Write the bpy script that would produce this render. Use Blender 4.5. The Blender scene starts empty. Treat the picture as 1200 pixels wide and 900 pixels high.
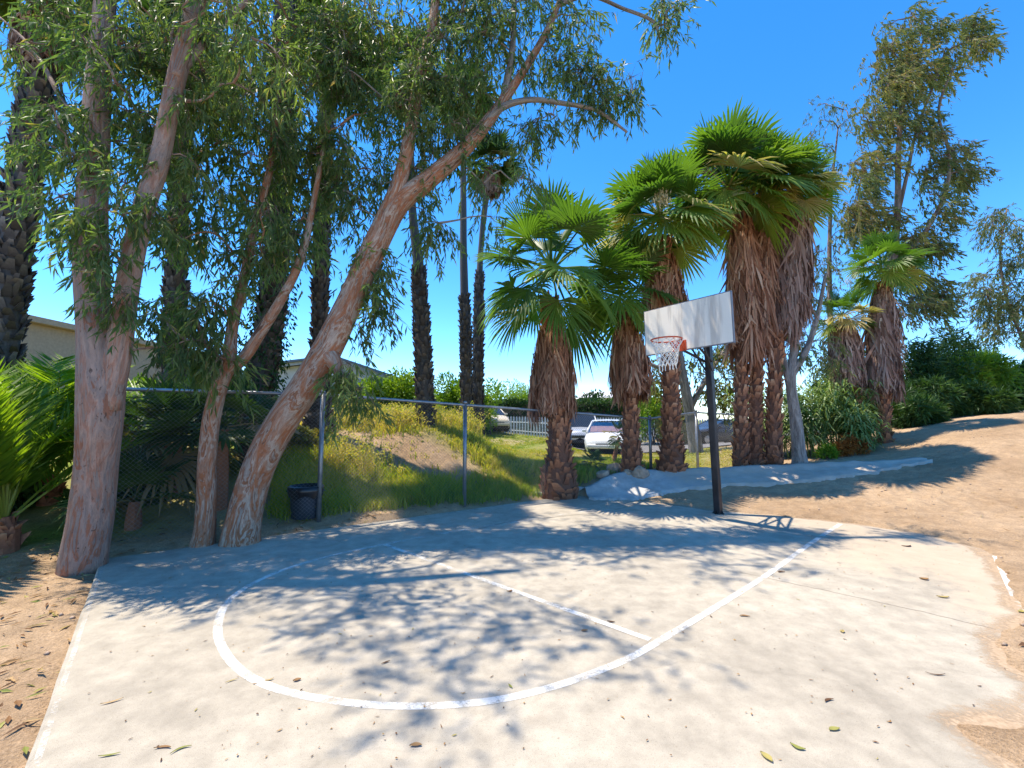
import bpy, bmesh, math
import numpy as np
from mathutils import Vector, Matrix
R = math.radians
rng = np.random.default_rng(11)
S = bpy.context.scene
COL = S.collection

# ------------------------------------------------------------------ camera, sky, sun, exposure
F = 510.0                       # focal length in pixels of the 1200 px wide photograph
HY = 492.0                      # its horizon row
EYE = 1.6
PITCH = math.atan((HY - 450) / F)
cam = bpy.data.cameras.new('camera'); cam.sensor_width = 36; cam.lens = 36 * F / 1200
cam.clip_start = 0.05; cam.clip_end = 3000
camo = bpy.data.objects.new('camera', cam); COL.objects.link(camo)
camo.location = (0, 0, EYE); camo.rotation_euler = (R(90) + PITCH, 0, 0)
S.camera = camo
SUN_AZ, SUN_EL = -76.0, 70.0    # azimuth from +Y towards +X
sd = Vector((math.sin(R(SUN_AZ)) * math.cos(R(SUN_EL)), math.cos(R(SUN_AZ)) * math.cos(R(SUN_EL)), math.sin(R(SUN_EL))))
w = bpy.data.worlds.new('World'); S.world = w; w.use_nodes = True
wt = w.node_tree; bg = wt.nodes['Background']
sky = wt.nodes.new('ShaderNodeTexSky'); sky.sky_type = 'NISHITA'; sky.sun_disc = False
sky.sun_elevation = R(SUN_EL); sky.sun_rotation = R(SUN_AZ); sky.ozone_density = 2.5; sky.dust_density = 0.0; sky.air_density = 0.9; sky.altitude = 1800
hs = wt.nodes.new('ShaderNodeHueSaturation'); hs.inputs['Saturation'].default_value = 1.32
wt.links.new(sky.outputs[0], hs.inputs['Color']); wt.links.new(hs.outputs[0], bg.inputs[0])
bg.inputs[1].default_value = 0.15
sun = bpy.data.lights.new('sun', 'SUN'); sun.energy = 3.0; sun.angle = R(0.53); sun.color = (1, 0.90, 0.74)
suno = bpy.data.objects.new('sun', sun); COL.objects.link(suno); suno.location = (-20, 8, 30)
suno.rotation_euler = (-sd).to_track_quat('-Z', 'Y').to_euler()
S.view_settings.view_transform = 'Standard'; S.view_settings.look = 'None'; S.view_settings.gamma = 1
S.view_settings.exposure = 1.44; S.view_settings.use_curve_mapping = False
S.cycles.max_bounces = 7; S.cycles.diffuse_bounces = 4; S.cycles.transmission_bounces = 5; S.cycles.glossy_bounces = 3
S.cycles.sample_clamp_indirect = 8

# ------------------------------------------------------------------ helpers
cP, sP = math.cos(PITCH), math.sin(PITCH)
def at(px, py, Y):
    u = (px - 600) / F; v = (450 - py) / F
    d = np.array([u, cP - v * sP, sP + v * cP]); t = Y / d[1]
    return np.array([0, 0, EYE]) + d * t
def gnd(px, py, z=0.0):
    u = (px - 600) / F; v = (450 - py) / F
    d = np.array([u, cP - v * sP, sP + v * cP]); t = (z - EYE) / d[2]
    return np.array([0, 0, EYE]) + d * t
def m_px(n, Y, px=600): return n * Y / F / math.sqrt(1 + ((px - 600) / F) ** 2)    # round things look wider towards the sides of a wide lens
def nrm(v):
    v = np.asarray(v, float); return v / np.maximum(np.linalg.norm(v, axis=-1, keepdims=True), 1e-9)
def unit(n, r):
    return nrm(r.normal(size=(n, 3)))
def vnoise(x, y, s=1.0, seed=0):
    """cheap smooth pseudo noise, -1..1"""
    r = np.random.default_rng(seed + 77); out = 0
    for k in range(6):
        a = r.uniform(0, 6.28); f = s * r.uniform(.6, 2.2); p = r.uniform(0, 6.28)
        out = out + np.sin((x * math.cos(a) + y * math.sin(a)) * f + p)
    return out / 6 * 1.6

class MB:
    """collects geometry for ONE mesh"""
    def __init__(s): s.v = []; s.f = {3: [], 4: []}; s.t = []; s.b = []; s.mi = {3: [], 4: []}; s.n = 0
    def add(s, v, f, tint=.5, bco=None, mi=0):
        v = np.asarray(v, float).reshape(-1, 3); f = np.asarray(f, int)
        k = f.shape[1]; s.v.append(v); s.f[k].append(f + s.n); s.mi[k].append(np.full(len(f), mi))
        s.t.append(np.broadcast_to(np.asarray(tint, float), (len(v),)).copy())
        s.b.append(v.copy() if bco is None else bco); s.n += len(v); return s
    def tri(s, f_list, base, mi=0):
        f = np.asarray(f_list, int); s.f[f.shape[1]].append(f + base); s.mi[f.shape[1]].append(np.full(len(f), mi))
    def build(s, name, mats, parent=None, smooth=False, origin=None):
        me = bpy.data.meshes.new(name)
        v = np.concatenate(s.v)
        if origin is not None: v = v - np.asarray(origin)
        fs = []; st = []; tot = []; mis = []; pos = 0
        for k in (3, 4):
            if s.f[k]:
                f = np.concatenate(s.f[k]); fs.append(f.ravel()); st.append(pos + np.arange(len(f)) * k); tot.append(np.full(len(f), k)); pos += f.size
                mis.append(np.concatenate(s.mi[k]))
        fs = np.concatenate(fs); st = np.concatenate(st); mis = np.concatenate(mis)
        me.vertices.add(len(v)); me.vertices.foreach_set('co', v.ravel().astype(np.float32))
        me.loops.add(len(fs)); me.loops.foreach_set('vertex_index', fs.astype(np.int32))
        me.polygons.add(len(st)); me.polygons.foreach_set('loop_start', st.astype(np.int32))
        me.update(calc_edges=True)
        if not isinstance(mats, (list, tuple)): mats = [mats]
        for m in mats: me.materials.append(m)
        if len(mats) > 1: me.polygons.foreach_set('material_index', mis.astype(np.int32))
        a = me.attributes.new('tint', 'FLOAT', 'POINT'); a.data.foreach_set('value', np.concatenate(s.t).astype(np.float32))
        a = me.attributes.new('bco', 'FLOAT_VECTOR', 'POINT'); a.data.foreach_set('vector', np.concatenate(s.b).ravel().astype(np.float32))
        me.polygons.foreach_set('use_smooth', np.full(len(st), smooth))
        me.validate(); me.update()
        o = bpy.data.objects.new(name, me); COL.objects.link(o)
        if origin is not None: o.location = origin
        if parent: 
            o.parent = parent
            if origin is None: o.matrix_parent_inverse = Matrix.Translation(parent.location).inverted() if parent.rotation_euler.z == 0 else Matrix.Identity(4)
        return o
    # ---- primitives
    def box(s, c, size, rot=None, tint=.5, mi=0):
        x, y, z = np.array(size) / 2
        v = np.array([(-x,-y,-z),(x,-y,-z),(x,y,-z),(-x,y,-z),(-x,-y,z),(x,-y,z),(x,y,z),(-x,y,z)])
        if rot is not None: v = v @ np.asarray(rot).T
        return s.add(v + np.array(c), [(0,3,2,1),(4,5,6,7),(0,1,5,4),(1,2,6,5),(2,3,7,6),(3,0,4,7)], tint, mi=mi)
    def tube(s, P, rad, seg=8, tint=.5, caps=True, rough=0, r=None, mi=0, twist=0):
        P = np.asarray(P, float); n = len(P); rad = np.broadcast_to(np.asarray(rad, float), (n,))
        T = np.gradient(P, axis=0); T = nrm(T)
        a = np.array([1., 0, 0]) if abs(T[0][0]) < .8 else np.array([0, 1., 0])
        N = nrm(a - T[0] * a.dot(T[0])); V = []; B = []
        L = np.r_[0, np.cumsum(np.linalg.norm(np.diff(P, axis=0), axis=1))]
        th = np.linspace(0, 2 * np.pi, seg, endpoint=False)
        k1, k2 = (r.uniform(0, 6, 4), r.uniform(0, 6, 4)) if r is not None else (np.zeros(4), np.zeros(4))
        for i in range(n):
            N = nrm(N - T[i] * N.dot(T[i])); Bn = np.cross(T[i], N)
            rr = rad[i] * np.ones(seg)
            if rough: rr = rr * (1 + rough * (np.sin(2 * th + k1[0] + L[i] * .9) * .6 + np.sin(3 * th + k1[1] - L[i] * 1.7) * .5 + np.sin(5 * th + k1[2] + L[i] * 3) * .3 + np.sin(L[i] * 4 + k1[3]) * .3))
            V.append(P[i] + rr[:, None] * (np.cos(th)[:, None] * N + np.sin(th)[:, None] * Bn))
            B.append(np.c_[rad.max() * np.cos(th), rad.max() * np.sin(th), np.full(seg, L[i])])
        V = np.concatenate(V); B = np.concatenate(B)
        i, j = np.meshgrid(np.arange(n - 1), np.arange(seg), indexing='ij'); j2 = (j + 1) % seg
        f = np.stack([i * seg + j, i * seg + j2, (i + 1) * seg + j2, (i + 1) * seg + j], -1).reshape(-1, 4)
        base = s.n; s.add(V, f, tint, B, mi)
        if caps:
            for q, c in ((0, P[0]), (n - 1, P[-1])):
                b0 = s.n; s.v.append(c[None]); s.t.append(np.array([float(np.mean(tint))])); s.b.append(np.array([[0, 0, L[q]]])); s.n += 1
                jj = np.arange(seg); k = base + q * seg
                s.f[3].append(np.stack([np.full(seg, b0), k + (jj + 1) % seg, k + jj] if q == 0 else [np.full(seg, b0), k + jj, k + (jj + 1) % seg], -1)); s.mi[3].append(np.full(seg, mi))
        return s
    def kites(s, c, d, nn, L, W, tint, mi=0, curl=0.0, mid=.42):
        """leaf shaped quads: base c, direction d, width axis from nn"""
        c = np.asarray(c); n = len(c); d = nrm(d); sdv = nrm(np.cross(d, nn)); up = np.cross(sdv, d)
        L = np.broadcast_to(L, (n,))[:, None]; W = np.broadcast_to(W, (n,))[:, None]
        m = c + d * L * mid
        v = np.stack([c, m + sdv * W / 2 + up * L * curl, c + d * L, m - sdv * W / 2 + up * L * curl], 1).reshape(-1, 3)
        f = np.arange(4 * n).reshape(n, 4)
        return s.add(v, f, np.repeat(np.broadcast_to(tint, (n,)), 4), mi=mi)

def smooth_path(pts, n=24):
    P = np.asarray(pts, float); k = len(P); t = np.r_[0, np.cumsum(np.sqrt(np.linalg.norm(np.diff(P, axis=0), axis=1)) + 1e-6)]
    m = np.zeros_like(P); 
    for i in range(k):
        a, b = max(i - 1, 0), min(i + 1, k - 1); m[i] = (P[b] - P[a]) / (t[b] - t[a])
    out = []; tt = np.linspace(0, t[-1], n)
    for x in tt:
        i = min(np.searchsorted(t, x, 'right') - 1, k - 2); h = t[i + 1] - t[i]; u = (x - t[i]) / h
        out.append((2*u**3-3*u**2+1)*P[i] + (u**3-2*u**2+u)*h*m[i] + (-2*u**3+3*u**2)*P[i+1] + (u**3-u**2)*h*m[i+1])
    return np.array(out)
def px_path(pts, n=24):
    """(px, py, depth, radius) -> smoothed points and radii"""
    P = np.array([np.r_[at(a[0], a[1], a[2]), a[3]] for a in pts]); Q = smooth_path(P, n); return Q[:, :3], np.maximum(Q[:, 3], .004)

def tag(o, label=None, cat=None, group=None, kind=None):
    if label: o['label'] = label
    if cat: o['category'] = cat
    if group: o['group'] = group
    if kind: o['kind'] = kind
    return o
def thing(name, loc, label, cat, group=None, rz=0.0):
    o = bpy.data.objects.new(name, None); o.empty_display_size = .2; COL.objects.link(o)
    o.location = tuple(float(q) for q in loc); o.rotation_euler = (0, 0, rz)
    return tag(o, label, cat, group)

# ------------------------------------------------------------------ materials
class NT:
    def __init__(s, name):
        s.m = bpy.data.materials.new(name); s.m.use_nodes = True; s.t = s.m.node_tree; s.t.nodes.clear()
        s.out = s.t.nodes.new('ShaderNodeOutputMaterial')
    def n(s, typ, out=0, **kw):
        nd = s.t.nodes.new('ShaderNode' + typ)
        ins = {}
        for k, v in kw.items():
            if k.startswith('i_'): ins[k[2:]] = v
            elif k == 'ramp':
                cr = nd.color_ramp
                while len(cr.elements) < len(v): cr.elements.new(.5)
                for e, (p, c) in zip(cr.elements, v): e.position = p; e.color = (*c, 1) if len(c) == 3 else c
            elif k == 'interp': nd.color_ramp.interpolation = v
            else: setattr(nd, k, v)
        for k, v in ins.items():
            k = int(k) if k.isdigit() else k
            if isinstance(v, bpy.types.NodeSocket): s.t.links.new(v, nd.inputs[k])
            else: nd.inputs[k].default_value = v
        return nd.outputs[out]
    def mix(s, fac, a, b, blend='MIX'):
        nd = s.t.nodes.new('ShaderNodeMix'); nd.data_type = 'RGBA'; nd.blend_type = blend
        for k, v in ((0, fac), (6, a), (7, b)):
            if isinstance(v, bpy.types.NodeSocket): s.t.links.new(v, nd.inputs[k])
            else: nd.inputs[k].default_value = v if k == 0 or len(v) == 4 else (*v, 1)
        return nd.outputs[2]
    def noise(s, vec, scale, detail=4, rough=.55, dist=0): return s.n('TexNoise', i_Vector=vec, i_Scale=scale, i_Detail=detail, i_Roughness=rough, i_Distortion=dist)
    def co(s): return s.n('TexCoord', 3)
    def attr(s, name, out=0): return s.n('Attribute', out, attribute_name=name)
    def mapv(s, vec, sc): return s.n('Mapping', i_Vector=vec, i_Scale=sc)
    def bump(s, h, st=.3, d=.02): return s.n('Bump', i_Height=h, i_Strength=st, i_Distance=d)
    def surf(s, sh): s.t.links.new(sh, s.out.inputs[0]); return s.m
    def pbr(s, color, rough=.7, metal=0, bump=None, spec=.4):
        kw = dict(i_Roughness=rough, i_Metallic=metal); kw['i_Base Color'] = color if isinstance(color, bpy.types.NodeSocket) else (*color, 1)
        kw['i_Specular IOR Level'] = spec
        if bump is not None: kw['i_Normal'] = bump
        return s.surf(s.n('BsdfPrincipled', **kw))
M = {}
def plain(name, c, rough=.5, metal=0, var=.12, sc=6, spec=.4):
    t = NT(name); n = t.noise(t.co(), sc, 5)
    k = t.n('ValToRGB', i_Fac=n, ramp=[(.3, tuple(x * (1 - var) for x in c)), (.7, tuple(min(1, x * (1 + var)) for x in c))])
    M[name] = t.pbr(k, rough, metal, spec=spec); return M[name]
def leafmat(name, cols, trans=.32, rough=.5, tcol=(1.5, 1.6, .7), spec=.25):
    t = NT(name); a = t.attr('tint', 2)
    k = t.n('ValToRGB', i_Fac=a, ramp=[(i / (len(cols) - 1), c) for i, c in enumerate(cols)])
    p = t.n('BsdfPrincipled', **{'i_Base Color': k, 'i_Roughness': rough, 'i_Specular IOR Level': spec})
    tc = t.mix(1.0, k, tcol, 'MULTIPLY'); tr = t.n('BsdfTranslucent', i_Color=tc)
    M[name] = t.surf(t.n('MixShader', i_0=trans, i_1=p, i_2=tr)); return M[name]

# concrete pad
def concrete(name, base, warm):
    t = NT(name); co = t.co()
    a = t.noise(co, .55, 6, .6, .4); b = t.noise(co, 5, 6, .65); c = t.noise(co, 95, 3, .6); d = t.noise(co, 340, 2)
    k = t.n('ValToRGB', i_Fac=a, ramp=[(.28, tuple(x * .84 for x in base)), (.72, warm)])
    k = t.mix(.7, k, t.n('ValToRGB', i_Fac=b, ramp=[(.3, (.34, .34, .34)), (.7, (.64, .64, .64))]), 'OVERLAY')
    k = t.mix(t.n('ValToRGB', i_Fac=c, ramp=[(.58, (0, 0, 0)), (.70, (.6, .6, .6))]), k, tuple(x * .55 for x in base))
    k = t.mix(.4, k, t.n('ValToRGB', i_Fac=d, ramp=[(.35, (.25, .25, .25)), (.65, (.75, .75, .75))]), 'OVERLAY')
    st = t.noise(t.mapv(co, (1, 1, 1)), 1.7, 7, .7, 1.2)
    k = t.mix(t.n('ValToRGB', i_Fac=st, ramp=[(.58, (0, 0, 0)), (.75, (.3, .3, .3))]), k, (.30, .235, .17))
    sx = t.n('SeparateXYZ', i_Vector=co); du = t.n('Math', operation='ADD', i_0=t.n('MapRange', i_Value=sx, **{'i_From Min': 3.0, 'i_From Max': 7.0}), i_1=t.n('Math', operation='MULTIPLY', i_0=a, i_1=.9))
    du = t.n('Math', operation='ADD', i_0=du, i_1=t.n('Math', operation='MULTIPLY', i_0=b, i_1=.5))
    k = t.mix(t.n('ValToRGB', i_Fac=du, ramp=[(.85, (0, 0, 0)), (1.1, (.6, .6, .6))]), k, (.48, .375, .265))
    sp = t.noise(co, 28, 3, .5); k = t.mix(t.n('ValToRGB', i_Fac=sp, ramp=[(.70, (0, 0, 0)), (.76, (.55, .55, .55))]), k, (.2, .15, .1))
    vo = t.n('TexVoronoi', 0, feature='DISTANCE_TO_EDGE', i_Vector=t.n('Mapping', i_Vector=t.mix(.25, co, t.n('TexNoise', 1, i_Vector=co, i_Scale=1.3, i_Detail=5)), i_Scale=(.16, .27, 1)), i_Scale=1.0)
    k = t.mix(t.n('ValToRGB', i_Fac=vo, ramp=[(.0, (.16, .16, .16)), (.0011, (0, 0, 0))]), k, tuple(x * .45 for x in base))
    h = t.n('Math', operation='ADD', i_0=t.n('Math', operation='MULTIPLY', i_0=b, i_1=.5), i_1=d)
    M[name] = t.pbr(k, .85, bump=t.bump(h, .25, .004), spec=.25)
concrete('concrete', (.395, .345, .272), (.48, .42, .33))
concrete('bank_concrete', (.45, .44, .42), (.55, .53, .49))
# court paint, worn through to the concrete
t = NT('court_paint'); co = t.co(); a = t.noise(co, 3.5, 6, .7); b = t.noise(co, 60, 4, .7)
wear = t.n('Math', operation='ADD', i_0=t.n('Math', operation='MULTIPLY', i_0=a, i_1=.75), i_1=t.n('Math', operation='MULTIPLY', i_0=b, i_1=.35))
wear = t.n('Math', operation='ADD', i_0=wear, i_1=t.n('Math', operation='MULTIPLY', i_0=t.n('Math', operation='SUBTRACT', i_0=t.attr('tint', 2), i_1=.5), i_1=.6))
al = t.n('ValToRGB', i_Fac=wear, ramp=[(.43, (0, 0, 0)), (.62, (.92, .92, .92))])
k = t.n('ValToRGB', i_Fac=b, ramp=[(.3, (.70, .67, .60)), (.7, (.80, .77, .71))])
p = t.n('BsdfPrincipled', **{'i_Base Color': k, 'i_Roughness': .7, 'i_Specular IOR Level': .25})
M['court_paint'] = t.surf(t.n('MixShader', i_0=al, i_1=t.n('BsdfTransparent'), i_2=p))
# dirt with grass showing where the ground attribute says so
t = NT('ground_dirt'); co = t.co(); a = t.noise(co, .5, 6, .6); b = t.noise(co, 7, 7, .65); c = t.noise(co, 60, 4, .6); d = t.noise(co, 260, 2)
k = t.n('ValToRGB', i_Fac=a, ramp=[(.3, (.355, .235, .138)), (.7, (.55, .39, .248))])
k = t.mix(.55, k, t.n('ValToRGB', i_Fac=b, ramp=[(.3, (.30, .30, .30)), (.7, (.66, .66, .66))]), 'OVERLAY')
k = t.mix(.65, k, t.n('ValToRGB', i_Fac=c, ramp=[(.3, (.28, .28, .28)), (.7, (.68, .68, .68))]), 'OVERLAY')
k = t.mix(t.n('ValToRGB', i_Fac=d, ramp=[(.58, (0, 0, 0)), (.66, (.6, .6, .6))]), k, (.14, .09, .05))
pk = t.n('TexVoronoi', 0, i_Vector=co, i_Scale=26.0); k = t.mix(t.n('ValToRGB', i_Fac=pk, ramp=[(.06, (.5, .5, .5)), (.13, (0, 0, 0))]), k, (.22, .15, .09))
g = t.attr('tint', 2)
gc = t.n('ValToRGB', i_Fac=t.noise(co, 3, 5, .7), ramp=[(.3, (.12, .17, .025)), (.55, (.22, .26, .035)), (.75, (.38, .30, .12))])
k = t.mix(g, k, gc)
h = t.n('Math', operation='ADD', i_0=b, i_1=t.n('Math', operation='MULTIPLY', i_0=c, i_1=.5))
M['ground_dirt'] = t.pbr(k, .95, bump=t.bump(h, 1.0, .05), spec=.1)
plain('asphalt', (.19, .18, .175), .9, var=.2, sc=3)
# eucalyptus bark: mottled salmon, cream and grey
def bark(name, cols, sc=(5, 5, 1.2), dark=(.10, .06, .045)):
    t = NT(name); bco = t.attr('bco', 1); v = t.mapv(bco, sc)
    a = t.noise(v, 1.0, 7, .62, .7); b = t.noise(v, 4.2, 6, .7); f = t.noise(t.mapv(bco, (34, 34, 7)), 1.2, 5, .7)
    nc = len(cols); rp = []
    for i, c in enumerate(cols):
        lo = .33 + .34 * i / nc; rp += [(lo + (.012 if i else 0), c), (lo + .34 / nc - .012, tuple(x * (.9 if i % 2 else 1.08) for x in c))]
    k = t.n('ValToRGB', i_Fac=a, ramp=rp)
    k = t.mix(.5, k, t.n('ValToRGB', i_Fac=b, ramp=[(.32, (.28, .28, .28)), (.68, (.7, .7, .7))]), 'OVERLAY')
    k = t.mix(t.n('ValToRGB', i_Fac=t.noise(t.mapv(bco, (22, 22, 9)), 1, 4, .6, 1.5), ramp=[(.62, (0, 0, 0)), (.69, (.85, .85, .85))]), k, dark)
    k = t.mix(t.n('ValToRGB', i_Fac=f, ramp=[(.60, (0, 0, 0)), (.72, (.5, .5, .5))]), k, dark)
    h = t.n('Math', operation='ADD', i_0=a, i_1=t.n('Math', operation='MULTIPLY', i_0=b, i_1=.6))
    M[name] = t.pbr(k, .8, bump=t.bump(h, 1.0, .05), spec=.2)
bark('bark_pink', [(.20, .11, .08), (.34, .25, .20), (.36, .19, .13), (.42, .28, .215), (.31, .225, .185), (.34, .15, .09), (.26, .20, .17)])
bark('bark_salmon', [(.15, .075, .05), (.42, .30, .22), (.37, .135, .06), (.42, .22, .135), (.46, .335, .25), (.34, .14, .07), (.36, .27, .21)], sc=(4.6, 4.6, 1.6))
bark('bark_grey', [(.17, .14, .12), (.28, .24, .21), (.36, .31, .27), (.24, .205, .185)])
bark('bark_brown', [(.14, .09, .06), (.22, .15, .11), (.28, .21, .16)])
def tintmat(name, cols, rough=.8, spec=.2):
    t = NT(name); a = t.attr('tint', 2); k = t.n('ValToRGB', i_Fac=a, ramp=[(i / (len(cols) - 1), c) for i, c in enumerate(cols)])
    n = t.noise(t.co(), 30, 4); k = t.mix(.5, k, t.n('ValToRGB', i_Fac=n, ramp=[(.3, (.3, .3, .3)), (.7, (.68, .68, .68))]), 'OVERLAY')
    M[name] = t.pbr(k, rough, spec=spec)
tintmat('boot', [(.10, .05, .034), (.25, .11, .064), (.41, .18, .095), (.52, .28, .16), (.58, .43, .29)])
tintmat('boot_grey', [(.04, .033, .03), (.09, .075, .068), (.16, .135, .12), (.26, .22, .2)])
tintmat('palm_bark_smooth', [(.07, .062, .058), (.11, .098, .092), (.15, .135, .125)])
leafmat('skirt', [(.15, .07, .045), (.33, .15, .088), (.46, .24, .145), (.53, .34, .23), (.58, .45, .34)], .12, .8, (1.2, 1, .8), .1)
leafmat('skirt_grey', [(.16, .09, .07), (.32, .19, .145), (.43, .30, .24), (.52, .42, .35)], .1, .8, (1.2, 1, .8), .1)
leafmat('fan_leaf', [(.038, .085, .024), (.062, .125, .028), (.10, .18, .03), (.17, .24, .036), (.30, .30, .07), (.44, .33, .16)], .45, .42, (1.5, 1.7, .5), .35)
leafmat('fan_leaf_dark', [(.022, .05, .018), (.035, .075, .02), (.055, .10, .022), (.09, .13, .03), (.2, .17, .06), (.3, .22, .12)], .3, .45, (1.4, 1.6, .6), .3)
leafmat('euc_leaf', [(.055, .09, .042), (.08, .125, .052), (.115, .165, .062), (.165, .21, .072), (.22, .24, .085), (.36, .24, .11)], .5, .45, (1.5, 1.75, .6), .3)
leafmat('euc_leaf_dry', [(.07, .10, .045), (.10, .135, .055), (.14, .175, .06), (.21, .22, .075), (.28, .21, .11), (.28, .18, .14)], .42, .5, (1.5, 1.4, .7), .25)
leafmat('bright_leaf', [(.07, .14, .02), (.11, .21, .022), (.16, .27, .025), (.24, .33, .035), (.32, .33, .05)], .42, .45, (1.6, 1.6, .4), .3)
leafmat('frond_leaf', [(.09, .17, .02), (.14, .25, .024), (.21, .33, .03), (.30, .38, .04), (.36, .36, .07)], .5, .4, (1.6, 1.6, .4), .35)
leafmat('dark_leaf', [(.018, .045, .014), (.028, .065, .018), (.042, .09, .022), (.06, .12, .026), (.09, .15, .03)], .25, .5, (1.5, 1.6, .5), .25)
leafmat('reed_leaf', [(.08, .15, .045), (.13, .21, .06), (.19, .28, .09), (.26, .34, .13), (.34, .33, .15)], .3, .5, (1.4, 1.5, .6), .3)
leafmat('rust_leaf', [(.16, .06, .02), (.28, .11, .03), (.38, .17, .045), (.30, .22, .06)], .25, .7, (1.4, 1, .5), .1)
leafmat('olive_leaf', [(.06, .08, .02), (.12, .14, .03), (.20, .21, .04), (.30, .26, .07), (.34, .22, .09)], .3, .6, (1.5, 1.4, .5), .2)
leafmat('grass', [(.07, .13, .014), (.15, .24, .018), (.26, .33, .024), (.42, .40, .05), (.54, .43, .15), (.56, .45, .23)], .45, .6, (1.5, 1.5, .4), .2)
leafmat('litter', [(.07, .035, .02), (.20, .10, .045), (.36, .21, .09), (.46, .31, .15), (.38, .34, .10), (.20, .22, .05)], .15, .65, (1.2, 1.1, .7), .2)
leafmat('flower_stalk', [(.40, .30, .15), (.55, .43, .26)], .2, .8)
plain('pole_metal', (.022, .022, .026), .45, .3, var=.3)
plain('board_white', (.80, .74, .66), .55, var=.05, sc=3)
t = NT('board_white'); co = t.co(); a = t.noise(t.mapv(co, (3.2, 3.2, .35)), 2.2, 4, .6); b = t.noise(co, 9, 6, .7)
k = t.n('ValToRGB', i_Fac=a, ramp=[(.36, (.58, .51, .43)), (.52, (.84, .755, .64))]); k = t.mix(t.n('ValToRGB', i_Fac=b, ramp=[(.60, (0, 0, 0)), (.78, (.5, .5, .5))]), k, (.50, .40, .30))  # shadow streaks painted into the board colour as soft darker vertical bands
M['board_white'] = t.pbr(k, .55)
plain('board_frame', (.20, .19, .20), .5, .3)
plain('rim_orange', (.62, .10, .035), .45, .1, var=.25, sc=20)
plain('net_cord', (.80, .77, .70), .85)
plain('galvanised', (.30, .31, .33), .42, .75, var=.2, sc=9)
plain('wire', (.22, .225, .23), .7, .0, spec=.15)
plain('bin_plastic', (.035, .042, .055), .5, var=.2)
plain('bag_black', (.012, .012, .014), .3, var=.3, spec=.5)
plain('stucco_beige', (.40, .29, .20), .9, sc=12)
plain('stucco_white', (.62, .60, .60), .9, sc=8)
plain('stucco_grey', (.30, .285, .27), .9, sc=6, var=.2)
plain('roof_grey', (.17, .18, .205), .75, var=.2, sc=5)
plain('fascia', (.42, .42, .44), .6)
plain('white_paint', (.74, .74, .74), .6)
plain('car_white', (.72, .73, .75), .25, var=.02, spec=.6)
plain('car_silver', (.50, .52, .55), .28, .3, var=.03, spec=.6)
plain('car_dark', (.03, .035, .05), .22, .2, var=.05, spec=.6)
plain('car_cream', (.60, .52, .38), .35, var=.05)
plain('glass', (.025, .03, .036), .06, var=.05, spec=.8)
t = NT('clear_glass'); M['clear_glass'] = t.surf(t.n('MixShader', i_0=.22, i_1=t.n('BsdfTransparent'), i_2=t.n('BsdfGlossy', i_Roughness=.04)))
plain('sunshade', (.48, .27, .17), .6, var=.2)
plain('rubber', (.018, .018, .018), .85)
plain('chrome', (.45, .45, .46), .25, .85)
plain('lamp_glass', (.62, .63, .65), .15, spec=.7)
plain('plate_white', (.68, .68, .66), .5)
plain('rock', (.40, .29, .21), .95, var=.3, sc=9, spec=.1)
plain('window_glass', (.05, .06, .075), .1, spec=.7)

# ------------------------------------------------------------------ ground
pad = np.array([gnd(118, 655), gnd(650, 583), gnd(765, 577), gnd(1000, 604), gnd(1163, 640), (5.57, 4.97, 0), (1.2, .45, 0), (-1.1, .75, 0)])[:, :2]
vis = np.array([gnd(118, 655), gnd(650, 583), gnd(735, 579), gnd(752, 587), gnd(840, 598), gnd(930, 606), gnd(1000, 613), gnd(1090, 627), gnd(1140, 641), gnd(1160, 655), gnd(1170, 672), gnd(1178, 700), gnd(1200, 722), gnd(1158, 748), gnd(1175, 775), gnd(1215, 800), gnd(1180, 838), gnd(1128, 850), gnd(1150, 880), gnd(1185, 905), (1.2, .45, 0), (-1.1, .75, 0)])[:, :2]
def sdist(poly, x, y):
    inside = np.zeros(x.shape, bool); dm = np.full(x.shape, 1e9); n = len(poly)
    for i in range(n):
        a, b = poly[i], poly[(i + 1) % n]
        c = (a[1] > y) != (b[1] > y)
        inside ^= c & (x < (b[0] - a[0]) * (y - a[1]) / (b[1] - a[1] + 1e-12) + a[0])
        e = b - a; t_ = np.clip(((x - a[0]) * e[0] + (y - a[1]) * e[1]) / e.dot(e), 0, 1)
        dm = np.minimum(dm, np.hypot(x - a[0] - t_ * e[0], y - a[1] - t_ * e[1]))
    return np.where(inside, -dm, dm)
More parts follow.
